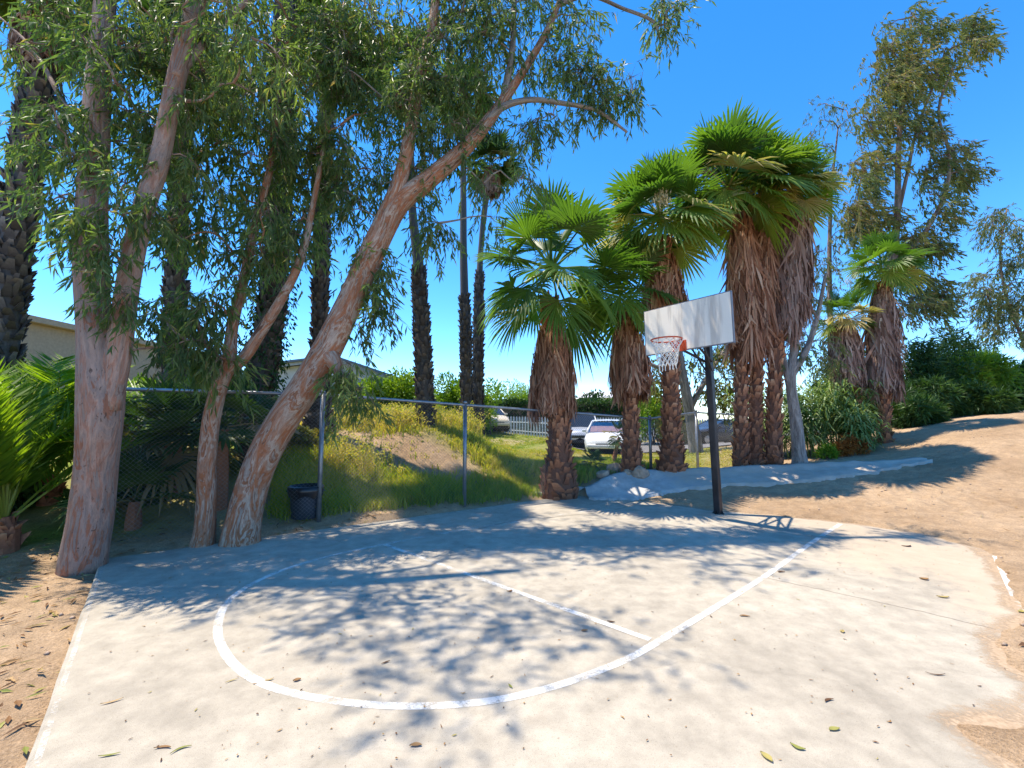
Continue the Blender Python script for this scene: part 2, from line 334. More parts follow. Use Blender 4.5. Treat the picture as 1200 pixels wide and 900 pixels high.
A_ = [at(378, 613, 6.9), at(545, 595, 8.16), (1.24, 9.4, 0), (5, 11.9, .1), (7.2, 13, .3), (9.3, 13.2, .7), (-5.1, 5.6, .0), (-7.2, 4.4, .05), (-9.4, 3.1, .1),
 (2.4, 8.9, .0), at(690, 569, 9.5), at(725, 558, 9.85), at(790, 553, 10.2), at(860, 550, 10.3), at(960, 545, 10.5), at(1040, 542, 10.5), at(1085, 539, 10.4),
 at(770, 582, 9.0), at(880, 574, 9.1), at(960, 566, 9.2), at(1000, 561, 9.4), at(1060, 550, 9.7),
 (5.57, 5.2, .01), (6.6, 7.2, .12), at(1150, 590, 7.5), at(1150, 540, 9.2), at(1150, 512, 10.6), at(1200, 487, 12), at(1150, 491, 12.3), at(1110, 501, 12), at(1080, 511, 12), at(1040, 522, 12.2), at(1190, 530, 9.6), at(1190, 560, 8.5),
 (20, 12, 2.2), (12, 6, .6), (10, 3, .2), (16, 8, 1.4), (14, 16, 1.5), (20, 25, 1.6), (40, 25, 2), (30, 5, 2), (6, 3, .02), (5, 0, .0), (4.4, 3.2, .012), (4.9, 8.0, .06), (3.6, 7.7, .02), (6, -3, 0), (0, -4, -.03), (0, 2, 0), (0, 5, 0), (3, 5, 0), (-2, 3.5, -.02),
 at(350, 562, 8.0), at(430, 545, 8.8), at(430, 505, 10.5), at(500, 501, 10.8), at(390, 494, 11), at(350, 502, 10), at(545, 506, 12), at(560, 503, 14), at(600, 513, 22), at(640, 540, 11.8), at(600, 560, 9.7), at(560, 577, 9.0), at(600, 537, 14), at(580, 530, 14), at(578, 524, 17), at(630, 532, 15), at(610, 526, 18),
 at(640, 516, 18), at(575, 505, 26), at(700, 533, 18), at(725, 532, 19), at(760, 527, 20), at(690, 528, 22), at(860, 521, 25), at(800, 516, 27), at(740, 540, 12), at(700, 545, 12), at(840, 545, 13),
 (0, 60, .8), (40, 60, .5), (-40, 60, 1.2), (-12, 12, .9), (-8, 8, .35), (-20, 5, .6), (-3.5, 0, -.05), (-6, 3, -.03), (-4.5, 4.2, -.045), (-4.9, 5, -.04), (-20, 25, 1.2), (-8, 18, 1.2), (-10, -6, 0), (12, -6, .1)]
A_ = np.array([np.asarray(a, float) for a in A_])
D_ = np.linalg.norm(A_[:, None, :2] - A_[None, :, :2], axis=-1)
W_ = np.linalg.solve(np.block([[D_, np.ones((len(A_), 1))], [np.ones((1, len(A_))), np.zeros((1, 1))]]) + np.diag(np.r_[np.full(len(A_), -.05), 0]), np.r_[A_[:, 2], 0])
def natural(x, y):
    x = np.asarray(x, float); y = np.asarray(y, float); z = np.full(x.shape, W_[-1])
    for a, wq in zip(A_, W_[:-1]): z = z + wq * np.sqrt((x - a[0])**2 + (y - a[1])**2 + .02)
    far = np.clip((np.hypot(x, y) - 45) / 40, 0, 1); return z * (1 - far) + .6 * far
def ss(a, b, x):
    u = np.clip((x - a) / (b - a), 0, 1); return u * u * (3 - 2 * u)
FA, FD = np.array([-3.0, 6.9]), nrm(np.array([2.12, 1.26]))
def behind_fence(x, y): return -(x - FA[0]) * FD[1] + (y - FA[1]) * FD[0]      # metres behind the fence line
def terrain(x, y):
    zn = natural(x, y); bump = vnoise(x, y, 2.2, 3) * .015 + vnoise(x, y, 6, 5) * .010 + vnoise(x, y, 15, 6) * .009 * (1 + ss(3, 6, x))
    dp = sdist(pad, x, y); dv = sdist(vis, x, y)
    right = ss(.2, 1.6, x + .0 * y)
    nd = dv + (vnoise(x, y, 3.0, 8) * .07 + vnoise(x, y, 9, 9) * .05) * right
    zr = np.maximum(zn + bump, .010 + .02 * ss(0, .5, nd))
    z_right = -.07 + (zr + .07) * ss(-.10, .10, nd)
    z_left = np.where(dp < .015, -.07, np.minimum(zn, .25 * np.maximum(dp, 0) - .03) * ss(3.0, .5, dp) + zn * ss(.5, 3.0, dp) + bump)
    return z_left * (1 - right) + z_right * right
def tz(x, y): return float(terrain(np.array([float(x)]), np.array([float(y)]))[0])
gx = np.unique(np.r_[-900, -400, -200, -120, -80, -60, np.arange(-45, -7, .8), np.arange(-7, 9.2, .065), np.arange(9.2, 22, .4), np.arange(22, 46, 1.2), 60, 80, 120, 200, 400, 900])
gy = np.unique(np.r_[-300, -100, -40, -20, -12, np.arange(-8, .4, .5), np.arange(.4, 10.6, .065), np.arange(10.6, 16, .2), np.arange(16, 46, .8), 60, 80, 120, 200, 400, 900])
X, Y = np.meshgrid(gx, gy); Z = terrain(X, Y)
ny, nx = X.shape; i, j = np.meshgrid(np.arange(ny - 1), np.arange(nx - 1), indexing='ij')
fq = np.stack([i * nx + j, i * nx + j + 1, (i + 1) * nx + j + 1, (i + 1) * nx + j], -1).reshape(-1, 4)
bf = behind_fence(X, Y)
bare = np.exp(-(((X + 1.6) / 1.3)**2 + ((Y - 9.6) / .8)**2)) + .9 * np.exp(-(((X + 3.4) / 1.6)**2 + ((Y - 9.9) / .7)**2))
gmask = ss(-.1, .5, bf) * ss(9.5, 7.5, X) * (1 - np.clip(bare * 1.2, 0, 1)) * np.clip(.75 + .5 * vnoise(X, Y, 1.6, 21), 0, 1)
gmask = np.maximum(gmask, .9 * ss(26, 34, np.hypot(X, Y)))
g_ = MB(); g_.add(np.c_[X.ravel(), Y.ravel(), Z.ravel()], fq, gmask.ravel())
tag(g_.build('ground', M['ground_dirt'], smooth=True), kind='structure')

# concrete pad with a rounded edge
def slab(poly, z0, z1, name, mat):
    mb = MB(); n = len(poly); c = poly.mean(0); e = (poly - c); inn = c + e * (1 - .02 / np.linalg.norm(e, axis=1))[:, None]
    v = np.r_[np.c_[inn, np.full(n, z1)], np.c_[poly, np.full(n, z1 - .015)], np.c_[poly, np.full(n, z0)], [[*c, z1]]]
    k = np.arange(n); k2 = (k + 1) % n
    mb.add(v, np.r_[np.stack([k + n, k2 + n, k2, k], -1), np.stack([k + 2 * n, k2 + 2 * n, k2 + n, k + n], -1)])
    mb.tri(np.stack([k, k2, np.full(n, 3 * n)], -1), 0)
    return mb.build(name, mat)
def densify(poly, step=.25, jit=.012, seed=1):
    r = np.random.default_rng(seed); out = []
    for i in range(len(poly)):
        a, b = poly[i], poly[(i + 1) % len(poly)]; k = max(1, int(np.linalg.norm(b - a) / step))
        for q in range(k): out.append(a + (b - a) * q / k + r.normal(0, jit, 2) * (q > 0))
    return np.array(out)
tag(slab(densify(pad, .3, .003)[::-1], -.14, 0, 'court_slab', M['concrete']), kind='structure')

# painted key: free throw line, semicircle and two lane lines, plus worn border strips
q1, q2 = gnd(450, 638)[:2], gnd(770, 753)[:2]
def strip(P, wd, z=.002):
    P = np.asarray(P, float); T = nrm(np.gradient(P, axis=0)); N = np.c_[-T[:, 1], T[:, 0]]
    n = len(P); v = np.r_[np.c_[P + N * wd / 2, np.full(n, z)], np.c_[P - N * wd / 2, np.full(n, z)]]; k = np.arange(n - 1)
    return v, np.stack([k, k + n, k + n + 1, k + 1], -1)
lm = MB()
arc_px = [(770, 753), (738, 771), (700, 787), (655, 803), (600, 817), (550, 824.5), (500, 827.5), (450, 827), (400, 822.5), (350, 814), (310, 802), (280, 784), (262, 762), (255, 738), (262, 713), (280, 694), (310, 677), (350, 662), (400, 648.5), (450, 638), (500, 628.5), (560, 618.5), (620, 609), (690, 598)]
arc = smooth_path(np.array([gnd(*p)[:2] for p in arc_px]), 150)
av, af = strip(arc, .060); la = len(arc); wu = np.interp(np.arange(la) / la, [0, .45, .62, .8, 1], [.56, .55, .49, .40, .37]); lm.add(av, af, np.r_[wu, wu])
lane = np.array([q2, gnd(840, 711)[:2], gnd(900, 673)[:2], gnd(950, 637)[:2], gnd(985, 614)[:2]]); lm.add(*strip(smooth_path(lane, 40), .060, .003), .54)
lm.add(*strip(np.array([q1 + (q2 - q1) * s_ for s_ in np.linspace(.01, .985, 30)]), .06, .004), np.tile(np.interp(np.linspace(0, 1, 30), [0, .12, .3, .5, .75, 1], [.56, .54, .40, .58, .50, .62]), 2))
e0, e1 = pad[0], pad[-1]; ed = nrm(e1 - e0); inw = np.array([ed[1], -ed[0]]) * -1
lm.add(*strip(np.array([e0 + ed * s_ + inw * .04 for s_ in np.linspace(.05, 4.0, 30)]), .028, .002), .36)
r0, r1 = gnd(1168, 652)[:2], gnd(1185, 688)[:2]
lm.add(*strip(np.array([r0 + (r1 - r0) * s_ for s_ in np.linspace(0, 1.25, 12)]) , .07, .002), .57)
tag(lm.build('court_markings', M['court_paint']), kind='structure')
cr_ = MB(); rc = np.random.default_rng(31)
for q, pts_ in enumerate([[(868, 671), (930, 684), (1000, 699), (1080, 717), (1165, 737)], [(560, 620), (600, 611), (650, 606), (700, 600.5), (735, 594), (748, 588)]]):  # a hairline crack, then a second thin dark line
    P_ = smooth_path(np.array([gnd(*p)[:2] for p in pts_]), 90); P_ = P_ + np.c_[np.zeros(90), np.convolve(rc.normal(0, .016, 94), np.ones(5) / 5, 'same')[:90] + rc.normal(0, .003, 90)]
    cr_.add(*strip(P_, (.006, .014)[q], .0012 + .0002 * q))
plain('line_dark', (.14, .115, .09), .95, var=.3)
tag(cr_.build('slab_dark_lines', M['line_dark']), kind='structure')

t = NT('sand_dust'); co = t.co(); n1 = t.noise(co, 2.2, 7, .68, .5); n2 = t.noise(co, 40, 4, .6)
al = t.n('Math', operation='ADD', i_0=t.n('Math', operation='MULTIPLY', i_0=n1, i_1=1.1), i_1=t.n('Math', operation='MULTIPLY', i_0=n2, i_1=.5)); al = t.n('Math', operation='ADD', i_0=al, i_1=t.attr('tint', 2))
al = t.n('ValToRGB', i_Fac=t.n('Math', operation='MULTIPLY', i_0=al, i_1=.5), ramp=[(.60, (0, 0, 0)), (.76, (.9, .9, .9))])
p = t.n('BsdfPrincipled', **{'i_Base Color': t.n('ValToRGB', i_Fac=n2, ramp=[(.3, (.36, .25, .155)), (.7, (.52, .385, .26))]), 'i_Roughness': .95, 'i_Specular IOR Level': .1})
M['sand_dust'] = t.surf(t.n('MixShader', i_0=al, i_1=t.n('BsdfTransparent'), i_2=p))
gx_, gy_ = np.meshgrid(np.arange(-5, 6.4, .08), np.arange(.8, 9.2, .08)); dv_ = sdist(vis, gx_, gy_); dp_ = sdist(pad, gx_, gy_)
tn = np.where(gx_ > -1.5, np.exp(-np.maximum(-dv_, 0) / .33), .55 * np.exp(-np.maximum(-dv_, 0) / .16)) * 1.15 - .46
a_, b_ = gx_.shape; i, j = np.meshgrid(np.arange(a_ - 1), np.arange(b_ - 1), indexing='ij'); f = np.stack([i * b_ + j, i * b_ + j + 1, (i + 1) * b_ + j + 1, (i + 1) * b_ + j], -1).reshape(-1, 4); kf = ((dp_ < -.03).ravel()[f]).all(1) & ((dv_ > -1.3).ravel()[f]).any(1)
mb = MB(); mb.add(np.c_[gx_.ravel(), gy_.ravel(), np.full(gx_.size, .001)], f[kf], tn.ravel()); tag(mb.build('sand_dust', M['sand_dust']), kind='structure')
# car park strip and lawn beyond the weeds, draped on the ground
def drape(poly, name, mat, off, step=.6, tint=.5):
    x0, y0 = poly.min(0); x1, y1 = poly.max(0); xs = np.arange(x0, x1 + step, step); ys = np.arange(y0, y1 + step, step)
    gx_, gy_ = np.meshgrid(xs, ys); z = terrain(gx_, gy_) + off; keep = sdist(poly, gx_, gy_) < step * .2
    a, b = gx_.shape; i, j = np.meshgrid(np.arange(a - 1), np.arange(b - 1), indexing='ij')
    f = np.stack([i * b + j, i * b + j + 1, (i + 1) * b + j + 1, (i + 1) * b + j], -1).reshape(-1, 4)
    f = f[keep.ravel()[f].all(1)]; mb = MB(); mb.add(np.c_[gx_.ravel(), gy_.ravel(), z.ravel()], f, tint)
    return tag(mb.build(name, mat, smooth=True), kind='structure')
drape(np.array([(2.2, 18.5), (22, 18.5), (24, 28), (2.2, 25)]), 'parking_lot', M['asphalt'], .04)

# ------------------------------------------------------------------ concrete bank below the palms
top = smooth_path([at(686, 571, 9.35), at(700, 566, 9.5), at(725, 556, 9.8), at(755, 552, 10.0), at(790, 551, 10.05), at(860, 548, 10.15), at(960, 543, 10.35), at(1040, 540, 10.3), at(1086, 536.5, 10.2)], 170)
bot = smooth_path([at(690, 583, 8.95), at(705, 585, 8.85), at(735, 584, 8.9), at(770, 581, 9.05), at(800, 578, 9.1), at(880, 573, 9.2), at(960, 565, 9.3), at(1000, 560, 9.5), at(1060, 549, 9.8), at(1088, 538, 10.05)], 170)
bk = MB(); nB = 170; rows = []; rb = np.random.default_rng(66); jag = np.convolve(rb.normal(0, .07, nB + 4), np.ones(4) / 4, 'same')[:nB] + rb.normal(0, .012, nB)
for q in range(9):
    u = q / 8; P = bot * (1 - u) + top * u
    sag = -.05 * math.sin(u * math.pi); P = P + np.c_[np.zeros(nB), np.zeros(nB), sag + vnoise(P[:, 0], P[:, 1], 5, 4) * .02 + rb.normal(0, .004, nB)]
    if q == 0: P = P + np.c_[np.zeros(nB), jag + vnoise(P[:, 0], P[:, 1], 3, 7) * .05, np.zeros(nB)]
    P[:, 2] = np.maximum(P[:, 2], terrain(P[:, 0], P[:, 1]) + .05); rows.append(P)
rows.append(rows[-1] + np.array([0, .13, .01])); rows.append(rows[-1] + np.array([0, .01, -.4]))
rows.insert(0, rows[0] + np.array([0, 0, -.3]))
V = np.concatenate(rows); a, b = len(rows), nB; i, j = np.meshgrid(np.arange(a - 1), np.arange(b - 1), indexing='ij')
bk.add(V, np.stack([i * b + j, i * b + j + 1, (i + 1) * b + j + 1, (i + 1) * b + j], -1).reshape(-1, 4))
o = bk.build('retaining_bank', M['bank_concrete'], smooth=True)
tag(o, 'low sloping grey concrete bank with a ragged lower edge along the foot of the palms', 'concrete bank')
def chunk(px, py, Y, size, rz, tilt, label, seed):
    r = np.random.default_rng(seed); n = 9; an = np.linspace(0, 2 * np.pi, n, endpoint=False) + r.uniform(-.2, .2, n)
    rad = r.uniform(.75, 1.1, n); mb = MB()
    v = np.c_[np.cos(an) * rad * size[0] / 2, np.sin(an) * rad * size[1] / 2]
    vv = np.r_[np.c_[v * .93, np.full(n, size[2])], np.c_[v, np.full(n, size[2] * .7)], np.c_[v * .95, np.zeros(n)], [[0, 0, size[2]]]]
    k = np.arange(n); k2 = (k + 1) % n
    mb.add(vv, np.r_[np.stack([k + n, k2 + n, k2, k], -1), np.stack([k + 2 * n, k2 + 2 * n, k2 + n, k + n], -1)]); mb.tri(np.stack([k, k2, np.full(n, 3 * n)], -1), 0)
    o = mb.build('concrete_slab_chunk', M['bank_concrete']); p = gnd(px, py, .0); o.location = (p[0], p[1], tz(p[0], p[1]) - .01); o.rotation_euler = (tilt, .06, rz)
    return tag(o, label, 'concrete slab', 'broken slabs at the end of the concrete bank')
chunk(672, 579, 9, (.75, .42, .08), .35, .05, 'broken flat grey slab lying tilted against the foot of the nearest fan palm', 1)
chunk(697, 572, 9, (.55, .35, .07), -.2, .3, 'small broken grey slab propped at the torn end of the concrete bank', 2)
chunk(640, 581, 9, (.6, .25, .05), .5, .02, 'thin cracked concrete piece at the pad edge left of the nearest fan palm', 3)

# ------------------------------------------------------------------ basketball hoop
HB = np.array([3.53, 7.6]); hz = tz(*HB)
hoop = thing('basketball_hoop', (HB[0], HB[1], hz), 'basketball hoop on a square black pole with plain white backboard and white net', 'basketball hoop')
yaw, roll = R(-50.5), R(1.3)
ax = np.array([math.cos(yaw) * math.cos(roll), math.sin(yaw) * math.cos(roll), math.sin(roll)]); az_ = np.array([-math.cos(yaw) * math.sin(roll), -math.sin(yaw) * math.sin(roll), math.cos(roll)])
ay = np.cross(az_, ax)                   # points away from the camera, behind the board
BR = np.c_[ax, ay, az_]; BC = np.array([2.788, 6.9, 3.108]); BW, BH = 1.477, .772
yr = np.c_[[math.cos(yaw), math.sin(yaw), 0], [-math.sin(yaw), math.cos(yaw), 0], [0, 0, 1]]
def bx(*boxes, rot=BR):
    mb = MB()
    for c, s_ in boxes: mb.box(c, s_, rot)
    return mb
def bev(o, wd=.004, seg=2):
    m = o.modifiers.new('bevel', 'BEVEL'); m.width = wd; m.segments = seg; m.limit_method = 'ANGLE'; return o
pole_top = 3.15
bev(bx((np.array([HB[0] - .037, HB[1], hz + pole_top / 2]), (.108, .115, pole_top)), rot=np.array([[math.cos(.024), 0, -math.sin(.024)], [0, 1, 0], [math.sin(.024), 0, math.cos(.024)]]) @ yr).build('pole', M['pole_metal'], hoop), .012, 3)
bev(bx((np.array([HB[0], HB[1], hz + .012]), (.30, .30, .024)), rot=yr).build('base_plate', M['pole_metal'], hoop))
for sx in (-1, 1):
    for sy in (-1, 1):
        p = np.array([HB[0], HB[1], hz]) + yr @ np.array([sx * .115, sy * .115, 0]); MB().tube([p, p + [0, 0, .05]], .014, 6).build('anchor_bolt', M['galvanised'], hoop)
for sx, sy in ((-1, 0), (1, 0), (0, 1), (0, -1)):
    mb = MB(); p = np.array([HB[0], HB[1], hz + .024]); d = yr @ np.array([sx, sy, 0]); sde = np.cross(d, [0, 0, 1]) * .004
    mb.add([p + d * .057 - sde, p + d * .14 - sde, p + d * .057 + [0, 0, .11] - sde, p + d * .057 + sde, p + d * .14 + sde, p + d * .057 + [0, 0, .11] + sde], [(0, 1, 2), (5, 4, 3), (0, 3, 1), (1, 3, 4)])
    mb.build('gusset', M['pole_metal'], hoop)
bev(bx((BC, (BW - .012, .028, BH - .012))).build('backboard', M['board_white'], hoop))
fr = []
for sz in (-1, 1): fr.append((BC + az_ * sz * (BH / 2 - .004) + ay * .012, (BW + .012, .05, .02)))
for sx in (-1, 1): fr.append((BC + ax * sx * (BW / 2 - .004) + ay * .0125, (.02, .046, BH - .014)))
for sx in (-.32, .32): fr.append((BC + ax * sx + ay * .036, (.05, .042, BH - .03)))
bx(*fr).build('board_frame', M['board_frame'], hoop)
mb = MB(); P0 = np.array([HB[0] - .066, HB[1], 0])
for sx in (-.05, .05):
    o_ = ax * sx * 1.0
    mb.tube([P0 + [0, 0, 3.1] + o_, BC + az_ * .02 + ay * .06 + o_ * 3], .022, 6); mb.tube([P0 + [0, 0, 2.62] + o_, BC - az_ * .34 + ay * .06 + o_ * 3], .022, 6)
    mb.tube([P0 + [0, 0, 2.45] + o_, BC - az_ * .0 + ay * .06 + o_ * 3], .016, 6)
mb.build('support_arm', M['pole_metal'], hoop)
RC = BC - ay * .40 - az_ * .255 - ax * .11                     # rim centre
th = np.linspace(0, 2 * np.pi, 49)
mb = MB(); ring = RC + .229 * (np.cos(th)[:, None] * ax + np.sin(th)[:, None] * ay)
mb.tube(ring, .012, 8, caps=False)
for q in range(12):
    p = ring[q * 4] - az_ * .012; mb.tube(np.array([p, p - az_ * .022 - (p - RC) * .03, p - az_ * .01 - (p - RC) * .06]), .004, 4)
for sx in (-.075, .075):
    mb.tube([RC + ax * sx + ay * .216, RC + ax * sx + ay * .385 ], .009, 6); mb.tube([RC + ax * sx + ay * .24 - az_ * .012, RC + ax * sx * 1.1 + ay * .385 - az_ * .13], .009, 6)
rim = mb.build('rim', M['rim_orange'], hoop, smooth=True)
bx((RC + ay * .385 - az_ * .06, (.24, .010, .17))).build('rim_bracket', M['rim_orange'], hoop)
mb = MB(); K = 12; lev = 7
def netp(k, l):
    u = l / lev; rr = .222 * (1 - u) + .12 * u + .012 * math.sin(k * 2.1 + l); a = (k + .5 * (l % 2)) * 2 * math.pi / K
    return RC + rr * (math.cos(a) * ax + math.sin(a) * ay) - az_ * (.015 + .40 * u + .012 * math.sin(k * 1.7 + l * l))
for k in range(K):
    for l in range(lev):
        for s_ in ((0, 1) if l % 2 else (-1, 0)): mb.tube([netp(k, l), netp(k + s_ if l % 2 == 0 else k + s_, l + 1)], .0062, 4, caps=False)
    p = netp(k, lev); mb.tube([p, p - az_ * (.03 + .05 * abs(math.sin(k * 3.3))) + ax * .008 * math.sin(k)], .006, 4)
mb.build('net', M['net_cord'], hoop)

# ------------------------------------------------------------------ chain link fence
def fp(tt): p = FA + FD * tt; return p
posts_t = [-2.55, 0, 2.47, 4.94, 7.41]
line = [(fp(q), 2.0 if q <= 0 else 2.0 - .05 * q) for q in posts_t] + [(np.array([5.02, 11.9]), 1.8), (np.array([7.2, 13.05]), 1.72)]
fence = thing('chain_link_fence', (FA[0], FA[1], tz(*FA)), 'galvanised chain link fence with round posts between the court and the weedy slope', 'fence')
tops = []
for (p, zt) in line:
    zb = tz(p[0], p[1]); zt = zt if zb < .2 else zt
    mb = MB(); mb.tube([(p[0], p[1], zb - .2), (p[0], p[1], zt + .03)], .036, 10); mb.tube([(p[0], p[1], zt + .03), (p[0], p[1], zt + .075)], [.042, .02], 10)
    mb.build('post', M['galvanised'], fence, smooth=True); tops.append((p[0], p[1], zt))
endp = np.array([9.25, 13.15])
endt = (endp[0], endp[1], tz(*endp) + .62)
rl = MB(); rl.tube(np.array(tops + [endt]), .024, 8); rl.build('top_rail', M['galvanised'], fence, smooth=True)
lr = MB(); lr.tube([at(951, 508, 12.9), at(978, 544, 11.6)], .02, 8); lr.build('leaning_rail', M['galvanised'], fence, smooth=True)
wm = MB(); seglist = []
cell = .058
allp = [np.r_[p, zt] for p, zt in line] + [np.array(endt)]
for a, b in zip(allp[:-1], allp[1:]):
    ln = np.linalg.norm((b - a)[:2]); nc = int(ln / cell); za, zb2 = tz(a[0], a[1]), tz(b[0], b[1]); nr = int((a[2] - za) / cell)
    off = np.array([FD[1], -FD[0]]) * .04
    ii, jj = np.meshgrid(np.arange(nc), np.arange(nr), indexing='ij'); ii = ii.ravel(); jj = jj.ravel()
    for s_ in (0, 1):
        u0, u1 = (ii + s_) / nc, (ii + 1 - s_) / nc
        def P(u, v):
            v = v / nr; zl = za + (zb2 - za) * u + .02; zh = a[2] + (b[2] - a[2]) * u - .01
            bl = .02 * np.sin(u * 7 + v * 5) * np.sin(np.pi * u)
            return np.c_[a[0] + (b[0] - a[0]) * u + off[0] * (1 + bl * 10), a[1] + (b[1] - a[1]) * u + off[1] * (1 + bl * 10), zl + (zh - zl) * v]
        seglist.append((P(u0, jj), P(u1, jj + 1.0)))
p0 = np.concatenate([q[0] for q in seglist]); p1 = np.concatenate([q[1] for q in seglist]); n = len(p0); wr = .0017
upv = np.array([0, 0, wr]); fd3 = np.array([FD[1], -FD[0], 0]) * wr; fx = np.array([FD[0], FD[1], 0]) * wr
v = np.stack([p0 + fd3, p0 - fd3 + fx, p0 - fd3 - fx, p1 + fd3, p1 - fd3 + fx, p1 - fd3 - fx], 1).reshape(-1, 3)
k = np.arange(n)[:, None] * 6
wm.add(v, np.concatenate([k + np.array([[0, 1, 4, 3]]), k + np.array([[1, 2, 5, 4]]), k + np.array([[2, 0, 3, 5]])]))
wm.build('wire_mesh', M['wire'], fence)

# ------------------------------------------------------------------ trash bin
bp = gnd(357, 613, -.01); bp[2] = tz(bp[0], bp[1])
binr = m_px(17.5, bp[1])
tb = thing('trash_bin', bp, 'dark grey round plastic trash bin with black bag over its rim by the fence post', 'trash bin')
mb = MB(); hb = .47; prof = [(.80, 0), (.82, .01), (.86, .15), (.93, .33), (.98, hb - .04), (1.06, hb - .035), (1.06, hb), (.97, hb), (.95, hb - .05), (.8, .03)]
def lathe(mb, prof, c, r, seg=24, mi=0, tint=.5):
    an = np.linspace(0, 2 * np.pi, seg, endpoint=False); n = len(prof)
    v = np.array([[c[0] + r * q[0] * math.cos(a), c[1] + r * q[0] * math.sin(a), c[2] + q[1]] for q in prof for a in an])
    i, j = np.meshgrid(np.arange(n - 1), np.arange(seg), indexing='ij'); j2 = (j + 1) % seg
    mb.add(v, np.stack([i * seg + j, i * seg + j2, (i + 1) * seg + j2, (i + 1) * seg + j], -1).reshape(-1, 4), tint, mi=mi)
lathe(mb, prof, bp, binr); mb.build('bin_body', M['bin_plastic'], tb, smooth=True)
mb = MB(); seg = 36; an = np.linspace(0, 2 * np.pi, seg, endpoint=False); rows = []
for (rr, zz, wv) in ((1.02, hb - .14, .05), (1.09, hb - .07, .03), (1.10, hb + .01, .02), (.98, hb + .025, .03), (.9, hb - .08, .05), (.7, hb - .2, .1), (.05, hb - .24, .0)):
    w_ = 1 + wv * np.sin(an * 9 + zz * 30) * .6; rows.append(np.c_[bp[0] + binr * rr * w_ * np.cos(an), bp[1] + binr * rr * w_ * np.sin(an), bp[2] + zz + .03 * np.sin(an * 5 + rr) * (zz < hb - .1)])
i, j = np.meshgrid(np.arange(len(rows) - 1), np.arange(seg), indexing='ij'); j2 = (j + 1) % seg
mb.add(np.concatenate(rows), np.stack([i * seg + j, i * seg + j2, (i + 1) * seg + j2, (i + 1) * seg + j], -1).reshape(-1, 4))
mb.build('bin_bag', M['bag_black'], tb, smooth=True)
for sx in (-1, 1):
    mb = MB(); p = bp + np.array([sx * binr * 1.03, 0, hb - .06]); mb.tube(np.array([p + [0, -.06, 0], p + [sx * .035, -.05, 0], p + [sx * .035, .05, 0], p + [0, .06, 0]]), .009, 6)
    mb.build('handle', M['bin_plastic'], tb)

# ------------------------------------------------------------------ fan palms
def fan_blade(mb, hub, d, up, Rb, tint, r, nseg=34, spread=R(118), droop=.18, fold=.5, ragged=.1):
    """one pleated fan: hub, axis d, upper side up"""
    d = nrm(d); sde = nrm(np.cross(d, up)); up = np.cross(sde, d)
    an = np.linspace(-spread, spread, nseg); da = an[1] - an[0]
    ln = Rb * (.66 + .34 * np.cos(an * .62)) * (1 + r.normal(0, ragged * .5, nseg))
    dirs = np.cos(an)[:, None] * d + np.sin(an)[:, None] * sde
    cup = np.abs(np.sin(an)) ** 1.3 * fold
    dirs = nrm(dirs + up * (cup[:, None] * .45)); per = nrm(np.cross(up, dirs))
    g = np.array([0, 0, -1.0]); V = []
    hubv = np.repeat(hub[None], nseg, 0)
    drp = droop * (1 + r.normal(0, .35, nseg))
    def row(fr, wf, lift):
        c = hubv + dirs * (ln * fr)[:, None] + g * (drp * Rb * fr ** 2.6)[:, None]
        hw = (Rb * fr * da * .5 * wf)
        return c - per * hw[:, None], c + up * (hw * lift)[:, None], c + per * hw[:, None]
    a1 = row(np.full(nseg, .52), 1.06, .55); a2 = row(np.full(nseg, .76), .62, .5)
    tip = hubv + dirs * ln[:, None] + g * (drp * Rb * 1.15)[:, None]
    V = np.stack([hubv, *a1, *a2, tip], 1).reshape(-1, 3); k = np.arange(nseg)[:, None] * 8
    tv = tint + r.normal(0, .035, nseg); tt = np.repeat(tv, 8).reshape(nseg, 8); tt[:, 7] += .10; tt[:, 0] += .08
    b = mb.n
    mb.add(V, np.concatenate([k + [[1, 4, 5, 2]], k + [[2, 5, 6, 3]]]), np.clip(tt.ravel(), 0, 1))
    mb.tri(np.concatenate([k + [[0, 1, 2]], k + [[0, 2, 3]], k + [[4, 7, 5]], k + [[5, 7, 6]]]), b)
def fan_crown(mb, c, reach, n, r, tmin=.12, tmax=.62, e0=86, e1=-48, blade=.55, nseg=34, dead=.0, squash=1.0, azb=None):
    for i in range(n):
        t_ = (i + .5) / n; a = i * 2.39996 + r.normal(0, .22); el = R(e0 + (e1 - e0) * t_ ** .95 + r.normal(0, 7))
        d = np.array([math.cos(a) * math.cos(el), math.sin(a) * math.cos(el), math.sin(el) * squash])
        pl = reach * (1 - blade) * r.uniform(.85, 1.15); Rb = reach * blade * r.uniform(.88, 1.12) * (.72 + .28 * min(1, t_ * 4))
        p0 = c + np.array([d[0], d[1], 0]) * .06 + np.array([0, 0, .12 * (1 - t_)])
        sagv = np.array([0, 0, -pl * .10 * math.cos(el)])
        P = np.array([p0, p0 + d * pl * .5 + sagv * .2, p0 + d * pl + sagv]); tint = tmin + (tmax - tmin) * t_ * r.uniform(.5, 1.35) + r.normal(0, .075)
        if t_ > .45 and r.random() < dead * 1.8: tint = r.uniform(.82, 1)
        wd = .018 * reach / 1.6
        mb.tube(P, [wd * 1.5, wd, wd * .7], 4, min(.95, tint + .22), caps=False)
        ax_ = nrm(P[2] - P[1]); upg = nrm(np.array([-math.cos(a) * math.sin(el), -math.sin(a) * math.sin(el), math.cos(el)]) + r.normal(0, .22, 3))
        ax2 = nrm(ax_ + np.array([0, 0, -.19 * (1 - abs(math.sin(el))) - .15 * (el < 0)]))
        fan_blade(mb, P[2], ax2, upg, Rb, tint, r, nseg, droop=(.08 + .17 * t_) * r.uniform(.7, 1.4))
